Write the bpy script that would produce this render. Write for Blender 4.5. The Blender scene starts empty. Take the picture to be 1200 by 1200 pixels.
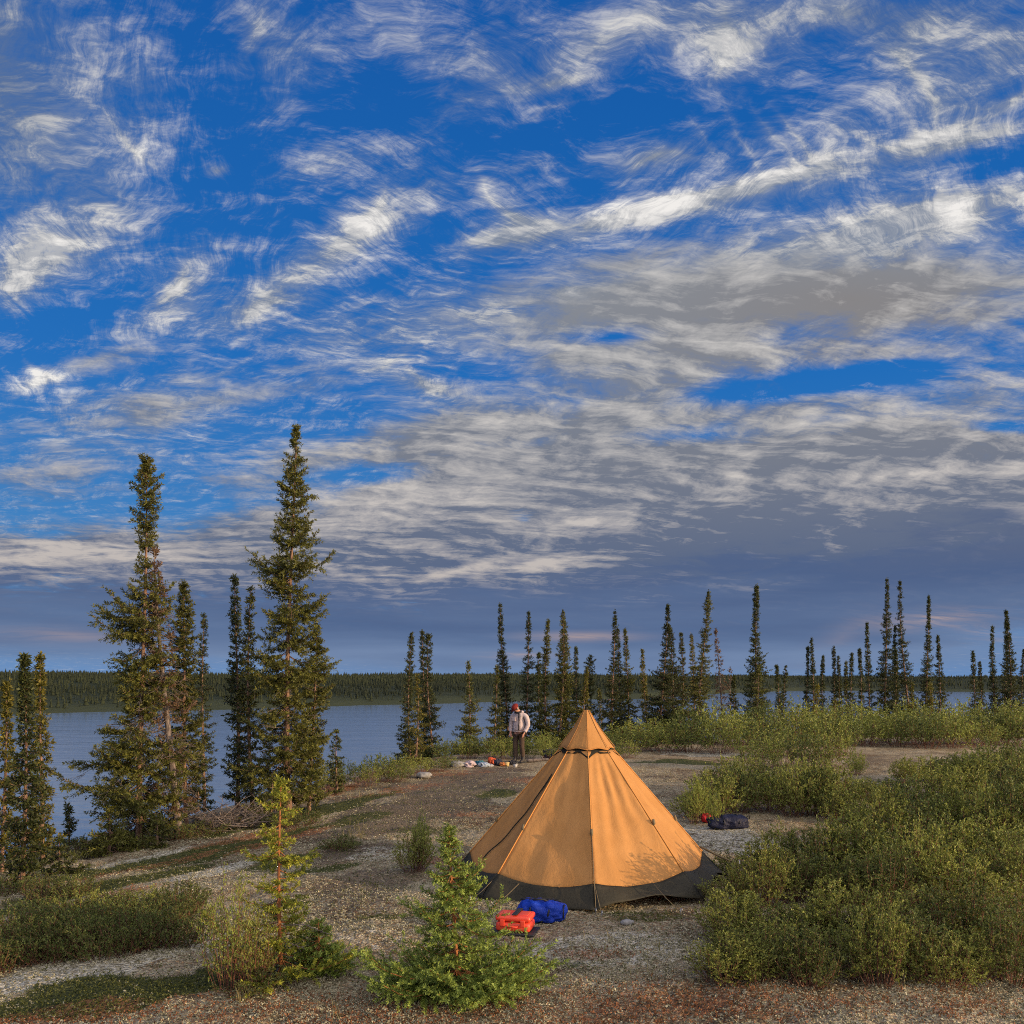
import bpy, bmesh, math, random
import numpy as np
from mathutils import Vector, Matrix, Euler
from math import radians, sin, cos, pi, sqrt, exp, atan2

SC = bpy.context.scene
COL = SC.collection
F, HOR = 1100.0, 795.0          # focal length and horizon row of the photograph, in its own pixels
CAMZ = 2.45
SUN_EL, SUN_AZ = radians(9.0), radians(113.0)   # azimuth measured from +Y towards +X
SUN_DIR = Vector((sin(SUN_AZ)*cos(SUN_EL), cos(SUN_AZ)*cos(SUN_EL), sin(SUN_EL)))

# ---------------------------------------------------------------- node expressions
class G:
    """small expression builder over a node tree"""
    def __init__(s, tree):
        s.t = tree
    def node(s, typ, **kw):
        n = s.t.nodes.new(typ)
        for k, v in kw.items():
            setattr(n, k, v)
        return n
    def put(s, sock, v):
        if isinstance(v, bpy.types.NodeSocket):
            s.t.links.new(v, sock)
        elif v is not None:
            if hasattr(sock.default_value, '__len__') and not hasattr(v, '__len__'):
                sock.default_value = [v]*len(sock.default_value)
            elif hasattr(sock.default_value, '__len__') and len(sock.default_value) == 4 and len(v) == 3:
                sock.default_value = (*v, 1)
            else:
                sock.default_value = v
    def m(s, op, a, b=None, c=None, clamp=False):
        n = s.node('ShaderNodeMath', operation=op, use_clamp=clamp)
        s.put(n.inputs[0], a)
        if b is not None: s.put(n.inputs[1], b)
        if c is not None: s.put(n.inputs[2], c)
        return n.outputs[0]
    def add(s, a, b): return s.m('ADD', a, b)
    def sub(s, a, b): return s.m('SUBTRACT', a, b)
    def mul(s, a, b): return s.m('MULTIPLY', a, b)
    def div(s, a, b): return s.m('DIVIDE', a, b)
    def mad(s, a, b, c): return s.m('MULTIPLY_ADD', a, b, c)
    def v(s, op, a, b=None, scale=None):
        n = s.node('ShaderNodeVectorMath', operation=op)
        s.put(n.inputs[0], a)
        if b is not None: s.put(n.inputs[1], b)
        if scale is not None: s.put(n.inputs['Scale'], scale)
        return n.outputs['Value'] if op in ('DOT_PRODUCT', 'LENGTH', 'DISTANCE') else n.outputs[0]
    def xyz(s, x, y, z=0.0):
        n = s.node('ShaderNodeCombineXYZ')
        s.put(n.inputs[0], x); s.put(n.inputs[1], y); s.put(n.inputs[2], z)
        return n.outputs[0]
    def sep(s, v):
        n = s.node('ShaderNodeSeparateXYZ'); s.put(n.inputs[0], v)
        return n.outputs
    def ramp01(s, x, lo, hi, smooth=True):
        n = s.node('ShaderNodeMapRange', interpolation_type='SMOOTHSTEP' if smooth else 'LINEAR')
        n.clamp = True
        s.put(n.inputs[0], x); s.put(n.inputs[1], lo); s.put(n.inputs[2], hi)
        n.inputs[3].default_value = 0; n.inputs[4].default_value = 1
        return n.outputs[0]
    def noise(s, vec, scale=1, detail=4, rough=.55, dist=0, lac=2.0, dim='3D', color=False):
        n = s.node('ShaderNodeTexNoise', noise_dimensions=dim)
        if vec is not None: s.put(n.inputs['Vector'], vec)
        s.put(n.inputs['Scale'], scale); s.put(n.inputs['Detail'], detail)
        s.put(n.inputs['Roughness'], rough); s.put(n.inputs['Distortion'], dist); s.put(n.inputs['Lacunarity'], lac)
        return n.outputs['Color'] if color else n.outputs[0]
    def voro(s, vec, scale=1, feature='F1', color=False, rnd=1):
        n = s.node('ShaderNodeTexVoronoi', feature=feature)
        s.put(n.inputs['Vector'], vec); s.put(n.inputs['Scale'], scale)
        n.inputs['Randomness'].default_value = rnd
        return n.outputs['Color'] if color else n.outputs['Distance']
    def rot(s, vec, ang, sx=1, sy=1, sz=1, off=(0, 0, 0)):
        n = s.node('ShaderNodeMapping'); s.put(n.inputs[0], vec)
        n.inputs['Rotation'].default_value = (0, 0, ang)
        n2 = s.node('ShaderNodeVectorMath', operation='MULTIPLY_ADD')
        s.put(n2.inputs[0], n.outputs[0]); n2.inputs[1].default_value = (sx, sy, sz); n2.inputs[2].default_value = off
        return n2.outputs[0]
    def mix(s, f, a, b, mode='MIX'):
        n = s.node('ShaderNodeMix', data_type='RGBA', blend_type=mode)
        s.put(n.inputs[0], f); s.put(n.inputs[6], a); s.put(n.inputs[7], b)
        return n.outputs[2]
    def colramp(s, x, stops, interp='LINEAR'):
        n = s.node('ShaderNodeValToRGB'); s.put(n.inputs[0], x)
        cr = n.color_ramp; cr.interpolation = interp
        while len(cr.elements) < len(stops): cr.elements.new(.5)
        for e, (p, c) in zip(cr.elements, stops):
            e.position = p; e.color = (*c, 1) if len(c) == 3 else c
        return n.outputs[0]

def srgb(r, g, b):
    f = lambda c: (c/255/12.92) if c/255 <= .04045 else ((c/255+.055)/1.055)**2.4
    return (f(r), f(g), f(b))
# ---------------------------------------------------------------- camera, sun, sky
cam_d = bpy.data.cameras.new('camera'); cam = bpy.data.objects.new('camera', cam_d); COL.objects.link(cam)
cam.location = (0, 0, CAMZ); cam.rotation_euler = (pi/2, 0, 0)
cam_d.sensor_width = 36; cam_d.lens = 36*F/1200; cam_d.shift_y = (HOR-600)/1200
cam_d.clip_start = .05; cam_d.clip_end = 20000
SC.camera = cam
sun_d = bpy.data.lights.new('sun', 'SUN'); sun = bpy.data.objects.new('sun', sun_d); COL.objects.link(sun)
sun_d.energy = 5.0; sun_d.angle = radians(.6); sun_d.color = (1.0, .70, .40)
sun.rotation_euler = (-SUN_DIR).to_track_quat('-Z', 'Y').to_euler()
sun.location = SUN_DIR*60

SC.view_settings.view_transform = 'Standard'; SC.view_settings.look = 'None'
SC.view_settings.exposure = 0.0; SC.view_settings.gamma = 1.0
SC.render.engine = 'CYCLES'
SC.cycles.max_bounces = 6; SC.cycles.diffuse_bounces = 3; SC.cycles.transparent_max_bounces = 8
SC.cycles.use_denoising = False; SC.cycles.filter_width = 1.0

def build_world():
    w = bpy.data.worlds.new('World'); SC.world = w; w.use_nodes = True
    t = w.node_tree; t.nodes.clear(); g = G(t)
    out = g.node('ShaderNodeOutputWorld'); bg = g.node('ShaderNodeBackground')
    t.links.new(bg.outputs[0], out.inputs[0])
    tc = g.node('ShaderNodeTexCoord')
    d = g.v('NORMALIZE', tc.outputs['Generated'])
    X, Y, Z = g.sep(d)
    zz = g.add(g.m('MAXIMUM', Z, 0.0), .075)
    P = g.xyz(g.div(X, zz), g.div(Y, zz), 0.0)          # the sky seen as a flat high layer of cloud

    yy = g.m('MAXIMUM', Y, .02)
    W = g.xyz(g.div(X, yy), g.div(Z, yy), 0.0)          # direction seen against the northern sky
    def total(bl, base=0.0, gain=1.0):
        """sum of soft elliptic patches: centre, radii, tilt (positive = rising to the right), weight"""
        acc = base
        for px, py, rx, ry, ang, wgt in bl:
            n = g.node('ShaderNodeMapping', vector_type='TEXTURE'); g.put(n.inputs[0], W)
            n.inputs[1].default_value = ((px-600)/F, (HOR-py)/F, 0)
            n.inputs[2].default_value = (0, 0, radians(ang))
            n.inputs[3].default_value = (2.1*rx/F, 2.1*ry/F, 1)
            q = g.node('ShaderNodeTexGradient', gradient_type='QUADRATIC_SPHERE'); g.put(q.inputs[0], n.outputs[0])
            acc = g.mad(q.outputs['Fac'], wgt*1.25*gain, acc)
        return acc

    # ---- clear sky
    sky = g.node('ShaderNodeTexSky', sky_type='NISHITA'); sky.sun_disc = False
    sky.sun_elevation = SUN_EL; sky.sun_rotation = SUN_AZ
    sky.air_density = 1.0; sky.dust_density = .4; sky.ozone_density = 3.0
    SKY_STRENGTH = .1
    clear = g.v('SCALE', sky.outputs[0], scale=SKY_STRENGTH)
    clear = g.mix(1.0, clear, SKYTINT, 'MULTIPLY')
    deep = g.colramp(Z, [(0, srgb(96, 140, 196)), (.12, srgb(58, 128, 194)), (.3, srgb(20, 108, 190)), (.6, srgb(10, 88, 170)), (1, srgb(14, 74, 148))])
    clear = g.mix(.88, clear, deep)

    # ---- fibrous high cloud
    wv = g.v('SUBTRACT', g.noise(P, 1.3, 2, .5, color=True, dim='2D'), (.5, .5, .5))
    wv2 = g.v('SUBTRACT', g.noise(P, 5.5, 2, .55, color=True, dim='2D'), (.5, .5, .5))
    Pw = g.v('ADD', P, g.v('SCALE', wv, scale=.42))
    Pw2 = g.v('ADD', Pw, g.v('SCALE', wv2, scale=.07))
    wv3 = g.v('SUBTRACT', g.noise(P, 17.0, 2, .6, color=True, dim='2D'), (.5, .5, .5))
    Pf = g.v('ADD', Pw2, g.v('SCALE', wv3, scale=.008))
    fibA = g.noise(g.rot(Pf, radians(58), 2.6, 15.0, 1, (3, 1, 0)), 1.0, 8, .76, .1, dim='2D')
    fibB = g.noise(g.rot(Pf, radians(-34), 2.6, 14.0, 1, (9, 4, 2)), 1.0, 8, .76, .1, dim='2D')
    fluff = g.noise(g.rot(g.v('ADD', P, g.v('ADD', g.v('SCALE', wv2, scale=.10), g.v('SCALE', wv3, scale=.02))), radians(10), .8, 1.4), 8.0, 9, .70, 0, dim='2D')
    selx = g.sep(wv)[2]
    sel = g.ramp01(g.add(selx, total(FIB_B)), -.06, .06)
    fib = g.add(g.mul(fibA, g.sub(1.0, sel)), g.mul(fibB, sel))
    tex = g.add(g.mul(fib, .50), g.mul(fluff, .64))
    cov = total(COVER, COVER_BASE, .62)
    # single curved threads of ice cloud
    wob = g.mul(g.sep(wv3)[0], .10); wob2 = g.mul(g.sep(wv2)[0], .35)
    hair = 0.0
    for px, py, half, wid, ang, k, wgt in THREADS:
        n = g.node('ShaderNodeMapping', vector_type='TEXTURE'); g.put(n.inputs[0], W)
        n.inputs[1].default_value = ((px-600)/F, (HOR-py)/F, 0); n.inputs[2].default_value = (0, 0, radians(ang)); n.inputs[3].default_value = (half/F, half/F, 1)
        s_, t_, _ = g.sep(n.outputs[0])
        tt = g.add(g.mad(g.mul(s_, s_), -k, t_), g.add(wob, wob2))
        b_ = g.m('SUBTRACT', 1.0, g.m('ABSOLUTE', g.mul(tt, half/(wid*1.9))), clamp=True)
        a_ = g.m('SUBTRACT', 1.0, g.mul(s_, s_), clamp=True)
        hair = g.mad(g.mul(g.mul(b_, b_), a_), wgt, hair)
    cov = g.mad(hair, .42, cov)
    dens = g.ramp01(g.add(tex, cov), .52, .90, False)
    dens = g.m('POWER', dens, 1.35)
    thick = total(BRIGHT)
    # ---- colours of the high cloud
    lum = g.add(g.mul(hair, .35), g.add(g.mul(g.ramp01(fluff, .38, .66), .45), g.add(g.mul(g.ramp01(fib, .36, .62), .35), thick)))
    ccol = g.colramp(lum, [(0, srgb(108, 122, 146)), (.35, srgb(142, 150, 164)), (.7, srgb(202, 201, 200)), (1, srgb(246, 242, 236))])
    col = g.mix(g.mul(dens, .95), clear, ccol)

    # ---- lower broken layer, lit along its edges
    z2 = g.add(g.m('MAXIMUM', Z, 0.0), .17); P2 = g.xyz(g.div(X, z2), g.div(Y, z2), 0.0)
    PL = g.v('ADD', P2, g.v('ADD', g.v('SCALE', wv, scale=.22), g.v('SCALE', wv2, scale=.04)))
    PL = g.v('ADD', PL, g.v('SCALE', wv3, scale=.014)); PL = g.v('MULTIPLY', PL, (.95, 1.1, 1))
    low = g.noise(PL, 3.4, 9, .68, 0, dim='2D')
    lowB = g.noise(g.v('ADD', PL, (.035, -.03, 0)), 3.4, 6, .60, 0, dim='2D')
    lowf = g.noise(g.rot(PL, radians(-14), 2.6, 14.0, 1, (5, 1, 3)), 1.0, 6, .66, .2, dim='2D')
    lcov = total(LOWCOVER, LOW_BASE)
    ld = g.ramp01(g.add(g.add(g.mul(low, .80), g.mul(lowf, .32)), lcov), .44, .80)
    lb = g.add(g.add(g.mul(g.sub(low, lowB), 2.7), g.mul(g.sub(lowf, .5), 1.5)), total(LOWBRIGHT, .24))
    shade = g.colramp(Z, [(0, srgb(98, 122, 160)), (.045, srgb(84, 106, 148)), (.12, srgb(92, 106, 134)), (.22, srgb(118, 124, 138)), (.4, srgb(136, 141, 150))])
    shade = g.mix(g.m('MINIMUM', total(GREYWARM), .9), shade, srgb(136, 131, 129))
    lite = g.colramp(Z, [(0, srgb(150, 160, 185)), (.1, srgb(190, 182, 178)), (.3, srgb(210, 206, 202)), (.6, srgb(216, 214, 212))])
    lc = g.mix(g.m('MINIMUM', g.m('MAXIMUM', lb, 0.0), 1.0), shade, lite)
    col = g.mix(ld, col, lc)
    # ---- dark bank over the horizon
    bn = g.noise(g.xyz(g.mul(X, 3.0), g.mul(Z, 30.0), Y), 1.0, 4, .5)
    bcov = total(BANK)
    bd = g.mul(g.ramp01(g.add(bcov, g.add(g.mul(bn, .45), g.mul(g.mul(g.sub(low, .5), g.ramp01(Z, .03, .10)), 1.5))), .44, .95), .94)
    bcol = g.colramp(g.add(g.mul(Z, 3.2), g.mul(g.sub(bn, .5), .55)), [(0, srgb(114, 134, 168)), (.18, srgb(92, 112, 148)), (.35, srgb(78, 98, 136)), (.55, srgb(92, 104, 132)), (.8, srgb(106, 113, 132))])
    col = g.mix(bd, col, bcol)
    pk = g.mul(total(PINK), g.ramp01(g.add(bn, g.mul(lowf, .5)), .55, .9))
    col = g.mix(g.m('MINIMUM', pk, .8), col, srgb(190, 164, 154))

    # ---- warm glow added to the unseen sky behind and right, filling shaded ground
    sd = g.v('DOT_PRODUCT', d, tuple(Vector((.50, -.80, .34)).normalized()))
    gl = g.ramp01(sd, -.05, .95)
    glow = g.mix(1.0, g.mix(gl, (0, 0, 0), (1.0, .86, .70)), BACKGLOW, 'MULTIPLY')
    col = g.mix(1.0, col, glow, 'ADD')
    below = g.ramp01(Z, -.02, 0.0, False)
    col = g.mix(below, srgb(70, 72, 70), col)
    t.links.new(col, bg.inputs[0]); bg.inputs[1].default_value = 1.0
    w.cycles.sampling_method = 'NONE'

SKYTINT = (1, 1, 1)
BACKGLOW = (1.6, 1.6, 1.6)
COVER_BASE = -.035
COVER = [(170, 100, 60, 60, -40, .22), (330, 120, 90, 40, 25, .16), (560, 60, 70, 30, 40, .18), (620, 190, 80, 24, 20, .22), (960, 110, 60, 30, -40, .12), (140, 390, 90, 24, 15, .22), (-20, 60, 100, 190, 0, .36), (60, 130, 90, 130, -40, .20), (60, 300, 80, 36, 20, .50), (20, 330, 30, 60, -20, .3), (160, 180, 50, 60, -50, .26), (120, 240, 110, 60, -25, .22),
         (430, 265, 60, 32, 35, .42), (390, 295, 110, 30, 25, .26), (385, 190, 80, 22, 15, .26), (300, 30, 40, 70, 60, .26), (215, 335, 60, 28, 45, .34), (330, 60, 110, 30, 20, .12),
         (310, 350, 90, 22, 30, .34), (255, 200, 16, 8, 0, .4), (550, 115, 120, 30, 30, .22), (480, 50, 30, 60, 60, .16), (700, 55, 110, 36, 30, .34), (650, 98, 50, 10, 10, .3), (845, 55, 50, 60, 70, .46),
         (765, 185, 70, 22, 10, .40), (590, 280, 55, 20, 10, .44), (500, 210, 50, 40, 40, .20), (600, 250, 40, 18, -40, .25), (700, 262, 150, 20, 8, .30), (870, 220, 220, 22, 12, .46), (1080, 255, 240, 40, 14, .75), (900, 160, 60, 70, -40, .16), (970, 180, 30, 50, -40, .16),
         (1000, 15, 200, 44, 0, .40), (1110, 120, 110, 70, 20, .34), (1130, 165, 90, 10, 14, .34), (1190, 60, 60, 60, 30, .25), (1060, 60, 40, 60, -50, .2),
         (960, 340, 330, 50, 3, .40), (700, 345, 120, 14, -5, .40), (560, 370, 180, 40, 5, .24), (420, 400, 180, 50, 0, .22), (170, 480, 140, 40, 15, .26), (40, 450, 36, 14, 10, .5), (500, 455, 60, 14, -20, .4), (660, 560, 560, 90, 0, .10),
         (210, 110, 60, 120, -20, -.14), (420, 140, 110, 40, 0, -.14), (640, 165, 120, 30, 15, -.16), (960, 100, 60, 26, 20, -.20), (1180, 195, 80, 18, 12, -.35), (890, 448, 100, 16, 4, -.25), (1010, 440, 90, 14, 5, -.35), (70, 385, 90, 36, 0, -.14), (620, 330, 60, 16, 0, -.2), (720, 400, 60, 14, 0, -.3), (280, 420, 130, 26, 0, -.12)]
FIB_B = [(100, 250, 250, 250, 0, -.3), (850, 200, 200, 120, 0, -.2), (430, 300, 200, 120, 0, .3), (600, 120, 200, 80, 0, .3), (1100, 260, 200, 60, 0, .4)]
THREADS = [(1090, 160, 130, 9, 8, .35, .45), (940, 170, 70, 7, -42, .25, .40), (905, 160, 60, 7, -50, .2, .30), (870, 170, 60, 6, -58, .15, .26), (820, 160, 60, 7, -62, .1, .22), (590, 245, 60, 8, -38, .4, .45), (1080, 90, 70, 10, -55, -.4, .40), 
  (1010, 450, 60, 6, 6, -.25, .5), (975, 440, 30, 5, 60, .5, .45), (1060, 430, 45, 6, -20, .5, .45), (700, 350, 50, 6, -6, .3, .5), (780, 335, 50, 7, -32, .2, .4), (300, 40, 60, 14, 70, .2, .30), (640, 130, 90, 8, 22, -.1, .35), (150, 175, 60, 10, -45, .2, .40), (205, 340, 50, 9, 48, .3, .40),
  (320, 355, 60, 8, 24, -.3, .40), (860, 225, 150, 10, 14, .1, .35), (750, 255, 130, 9, 12, -.15, .40), (440, 250, 40, 8, 58, .2, .40), (50, 440, 40, 9, -20, .6, .5), (500, 450, 40, 7, -22, .4, .45), (440, 430, 50, 7, 10, .3, .35), (180, 490, 60, 8, 8, .3, .40), (260, 440, 60, 7, 20, .3, .30), (850, 60, 60, 12, 72, .3, .35), (770, 185, 60, 8, 16, -.5, .40), (1180, 120, 60, 8, 22, .3, .35)]
BRIGHT = [(1080, 255, 200, 34, 14, .28), (845, 60, 40, 50, 60, .22), (435, 275, 60, 35, 30, .26), (50, 290, 70, 35, 20, .25), (800, 225, 200, 18, 13, .28), (960, 355, 300, 55, 0, -.30), (1000, 20, 200, 50, 0, -.15), (0, 80, 80, 150, 0, -.35), (160, 190, 50, 30, -40, .3), (40, 450, 40, 20, 0, .4)]
LOW_BASE = -.24
LOWCOVER = [(270, 470, 180, 30, 8, .22), (420, 520, 160, 30, 4, .12), (120, 420, 90, 16, 12, .16), (70, 560, 110, 26, 0, .2), (980, 340, 340, 60, 2, .60), (1040, 560, 420, 130, 0, .62), (700, 640, 500, 60, 0, .30), (760, 400, 200, 50, 0, .28), (640, 500, 240, 60, 0, .22), (330, 500, 120, 14, 8, -.22), (180, 560, 110, 14, 0, -.2), (430, 555, 60, 12, 0, -.25), (540, 590, 90, 10, 0, -.2), (700, 600, 340, 70, 0, .30), (330, 540, 260, 60, 0, .13), (230, 440, 150, 50, 0, .12), (450, 400, 160, 50, 0, .10), (60, 520, 120, 60, 0, .22), (330, 610, 260, 40, 0, .12), (90, 650, 170, 26, 0, .40),
            (950, 448, 90, 16, 4, -.52), (890, 460, 60, 12, 4, -.25), (1060, 432, 50, 10, 4, -.4), (720, 395, 60, 14, 0, -.4), (1180, 500, 40, 7, 0, -.4), (615, 610, 40, 16, 0, -.5), (830, 510, 110, 10, 3, -.16), (600, 690, 900, 60, 0, .50), (680, 615, 100, 16, 4, .5), (480, 590, 110, 20, 8, .3), (640, 660, 90, 8, 6, .5), (500, 668, 70, 7, 12, .5), (330, 480, 120, 16, 0, -.15), (540, 420, 120, 16, 0, -.1), (200, 590, 140, 18, 0, -.25)]
LOWBRIGHT = [(640, 660, 90, 9, 6, .8), (1000, 540, 360, 80, 0, -.16), (680, 612, 80, 16, 5, .7), (470, 590, 120, 26, 8, .55), (280, 525, 120, 30, 10, .45), (60, 650, 130, 12, 0, .9), (900, 365, 260, 40, 0, -.35), (1080, 555, 180, 10, 3, .6), (1000, 490, 180, 14, 3, .35), (540, 668, 60, 6, 14, .8), (600, 760, 900, 60, 0, -.5), (860, 560, 40, 22, 60, .4), (690, 475, 40, 12, 0, .5), (920, 640, 320, 50, 0, -.45), (1080, 455, 120, 8, 2, .5)]
GREYWARM = [(1000, 350, 250, 60, 0, .5), (1080, 420, 250, 60, 0, .4)]
BANK = [(0, 722, 260, 46, 0, .75), (300, 742, 300, 48, 0, .70), (650, 735, 260, 46, 0, .58), (980, 700, 320, 70, 0, .70), (1220, 670, 220, 70, 0, .5), (900, 772, 500, 30, 0, .5)]
PINK = [(1095, 725, 60, 10, 5, .8), (1160, 742, 30, 7, -8, .8), (985, 748, 60, 16, 40, .12), (680, 746, 60, 5, 0, .6), (610, 768, 40, 4, 0, .6), (80, 745, 90, 9, -3, .3)]
build_world()
SC.cycles.use_adaptive_sampling = True; SC.cycles.adaptive_threshold = .015; SC.cycles.adaptive_min_samples = 12
# ---------------------------------------------------------------- mesh helpers
rng = np.random.default_rng(11)

def mesh_np(name, V, faces, tint=None, smooth=False):
    """V (n,3); faces = list of integer arrays (m,3) or (m,4); tint = per-vertex value or rgb stored as attribute 'tint'"""
    V = np.asarray(V, np.float32).reshape(-1, 3)
    me = bpy.data.meshes.new(name)
    me.vertices.add(len(V)); me.vertices.foreach_set('co', V.ravel())
    faces = [np.asarray(f, np.int32) for f in faces if len(f)]
    nl = sum(f.size for f in faces); nf = sum(len(f) for f in faces)
    me.loops.add(nl); me.polygons.add(nf)
    me.loops.foreach_set('vertex_index', np.concatenate([f.ravel() for f in faces]))
    sizes = np.concatenate([np.full(len(f), f.shape[1], np.int32) for f in faces])
    me.polygons.foreach_set('loop_start', np.concatenate([[0], np.cumsum(sizes)[:-1]]).astype(np.int32))
    if smooth:
        me.polygons.foreach_set('use_smooth', np.ones(nf, bool))
    if tint is not None:
        tint = np.asarray(tint, np.float32)
        if tint.ndim == 1: tint = np.repeat(tint[:, None], 3, 1)
        a = me.attributes.new('tint', 'FLOAT_COLOR', 'POINT')
        a.data.foreach_set('color', np.concatenate([tint, np.ones((len(tint), 1), np.float32)], 1).ravel())
    me.update(); me.validate()
    return me

def link(name, me, mat=None, parent=None, loc=None):
    o = bpy.data.objects.new(name, me); COL.objects.link(o)
    if mat is not None and me is not None and not me.materials: me.materials.append(mat)
    if parent is not None: o.parent = parent
    if loc is not None: o.location = loc
    return o

def tag(o, label=None, cat=None, group=None, kind=None):
    if label: o['label'] = label
    if cat: o['category'] = cat
    if group: o['group'] = group
    if kind: o['kind'] = kind
    return o

def thing(name, label, cat, loc, rz=0, group=None):
    o = bpy.data.objects.new(name, None); COL.objects.link(o)
    o.empty_display_size = .1
    o.location = loc; o.rotation_euler = (0, 0, rz)
    return tag(o, label, cat, group)

class MB:
    """collects pieces of one mesh"""
    def __init__(s): s.V = []; s.F = []; s.T = []; s.n = 0
    def add(s, V, F, tint=0.5):
        V = np.asarray(V, float).reshape(-1, 3)
        for f in (F if isinstance(F, list) else [F]):
            f = np.asarray(f, int)
            if f.size: s.F.append(f+s.n)
        s.V.append(V); s.n += len(V)
        t = np.asarray(tint, float)
        s.T.append(np.full(len(V), float(t)) if t.ndim == 0 else t)
    def tube(s, pts, rad, sides=6, cap=True, tint=.5):
        pts = np.asarray(pts, float); n = len(pts)
        rad = np.full(n, rad) if np.ndim(rad) == 0 else np.asarray(rad, float)
        t = np.gradient(pts, axis=0); t /= np.linalg.norm(t, axis=1, keepdims=True)+1e-9
        ref = np.array([0, 0, 1.0]) if abs(t[0][2]) < .9 else np.array([1.0, 0, 0])
        a = np.cross(t, ref); a /= np.linalg.norm(a, axis=1, keepdims=True)+1e-9
        b = np.cross(t, a)
        ang = np.arange(sides)*2*pi/sides
        ring = a[:, None]*np.cos(ang)[None, :, None]+b[:, None]*np.sin(ang)[None, :, None]
        V = pts[:, None]+ring*rad[:, None, None]
        i = np.arange(n-1)[:, None]*sides; j = np.arange(sides)[None]; k = (j+1) % sides
        Fq = np.stack([i+j, i+k, i+sides+k, i+sides+j], -1).reshape(-1, 4)
        V = V.reshape(-1, 3)
        if cap:
            V = np.vstack([V, pts[0], pts[-1]]); c0, c1 = n*sides, n*sides+1
            jj = np.arange(sides); kk = (jj+1) % sides
            T3 = np.vstack([np.stack([np.full(sides, c0), kk, jj], 1), np.stack([np.full(sides, c1), (n-1)*sides+jj, (n-1)*sides+kk], 1)])
            s.add(V, [Fq, T3], tint)
        else:
            s.add(V, Fq, tint)
    def mesh(s, name, smooth=False):
        F3 = [f for f in s.F if f.shape[1] == 3]; F4 = [f for f in s.F if f.shape[1] == 4]
        fs = ([np.vstack(F3)] if F3 else [])+([np.vstack(F4)] if F4 else [])
        return mesh_np(name, np.vstack(s.V), fs, np.concatenate(s.T), smooth)

# value noise for the relief
_tab = np.random.default_rng(5).random((256, 256))
def vnoise(x, y):
    xi = np.floor(x).astype(int); yi = np.floor(y).astype(int); fx = x-xi; fy = y-yi
    fx = fx*fx*(3-2*fx); fy = fy*fy*(3-2*fy)
    g = lambda a, b: _tab[a & 255, b & 255]
    return (g(xi, yi)*(1-fx)+g(xi+1, yi)*fx)*(1-fy)+(g(xi, yi+1)*(1-fx)+g(xi+1, yi+1)*fx)*fy
def fbm(x, y, oct=4, gain=.5):
    a, s, tot = 1.0, 0.0, 0.0
    for k in range(oct):
        s = s+a*vnoise(x*2**k+17.3*k, y*2**k-9.1*k); tot += a; a *= gain
    return s/tot
def sstep(x, a, b):
    t = np.clip((x-a)/(b-a), 0, 1); return t*t*(3-2*t)

LAKE = CAMZ-12.0
EDGE = np.array([(-10.5, -60), (-10.0, 0), (-8.7, 8), (-7.8, 12.5), (-7.0, 15.5), (-5.2, 18.2), (-4.2, 20.5), (-3.2, 25), (-2.2, 28.6), (0, 31.5), (4, 34.5), (12, 40), (24, 50), (44, 58), (80, 50), (80, -60)], float)
def edge_dist(x, y):
    """signed distance to the rim of the ridge: positive beyond it"""
    p = np.stack([x, y], -1); best = np.full(x.shape, 1e9); inside = np.zeros(x.shape, bool)
    n = len(EDGE)
    for i in range(n):
        a, b = EDGE[i], EDGE[(i+1) % n]; ab = b-a
        t = np.clip(((p-a)@ab)/(ab@ab), 0, 1)
        best = np.minimum(best, np.linalg.norm(p-(a+t[..., None]*ab), axis=-1))
        c = ((a[1] > y) != (b[1] > y)) & (x < (b[0]-a[0])*(y-a[1])/(b[1]-a[1]+1e-12)+a[0])
        inside ^= c
    return np.where(inside, -best, best)
SHORE_A = np.radians([-180, -60, -29, -20, -6, 8, 14, 17, 22, 28, 60, 180])
SHORE_D = np.array([400, 380, 345, 365, 425, 560, 830, 950, 960, 900, 700, 400.])
def relief(x, y):
    return (fbm(x*.45+3, y*.45, 3)-.5)*.16+(fbm(x*2.2, y*2.2+7, 3)-.5)*.055
def height(x, y, fine=False):
    x = np.asarray(x, float); y = np.asarray(y, float)
    r = np.hypot(x, y); az = np.arctan2(x, y)
    d = edge_dist(x, y)
    z = relief(x, y)*sstep(-d, -12, 2)
    z = z-.045*np.clip(-x-2.5, 0, 6)-.02*np.clip(-x-4.5, 0, 6)**2*.5        # dips towards the lake side
    z = z+.75*sstep(-y, -4.2, -1.6)*sstep(-np.abs(x), -4.0, -1.5)                   # low rise under the photographer
    drop = np.where(d > 0, .27*(np.sqrt(d*d+4)-2), 0)
    z = z-np.minimum(drop, 13.0+0*d)
    sh = np.interp(az, SHORE_A, SHORE_D)*(1+.05*(fbm(az*14+5, az*0+2, 2)-.5))
    far = r-sh
    rise = -13+3.2*sstep(far, -25, 4)+ .4*np.clip(far, 0, 60)*.12 + 9.8*sstep(far, 30, 330)+(fbm(x*.006, y*.006, 3)-.5)*5*sstep(far, 40, 300)
    w = sstep(far, -60, -20)
    z = np.where(r > 150, z*(1-w)+rise*w, z)
    if fine:
        f = sstep(-r, -45, -12)
        z = z+f*((fbm(x*9, y*9, 2)-.5)*.022+(fbm(x*31+9, y*31, 2)-.5)*.020)
    return z
def hz(x, y): return float(height(np.array([x]), np.array([y]))[0])
def at(px, py, Y): return Vector(((px-600)/F*Y, Y, CAMZ-(py-HOR)/F*Y))
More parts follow.
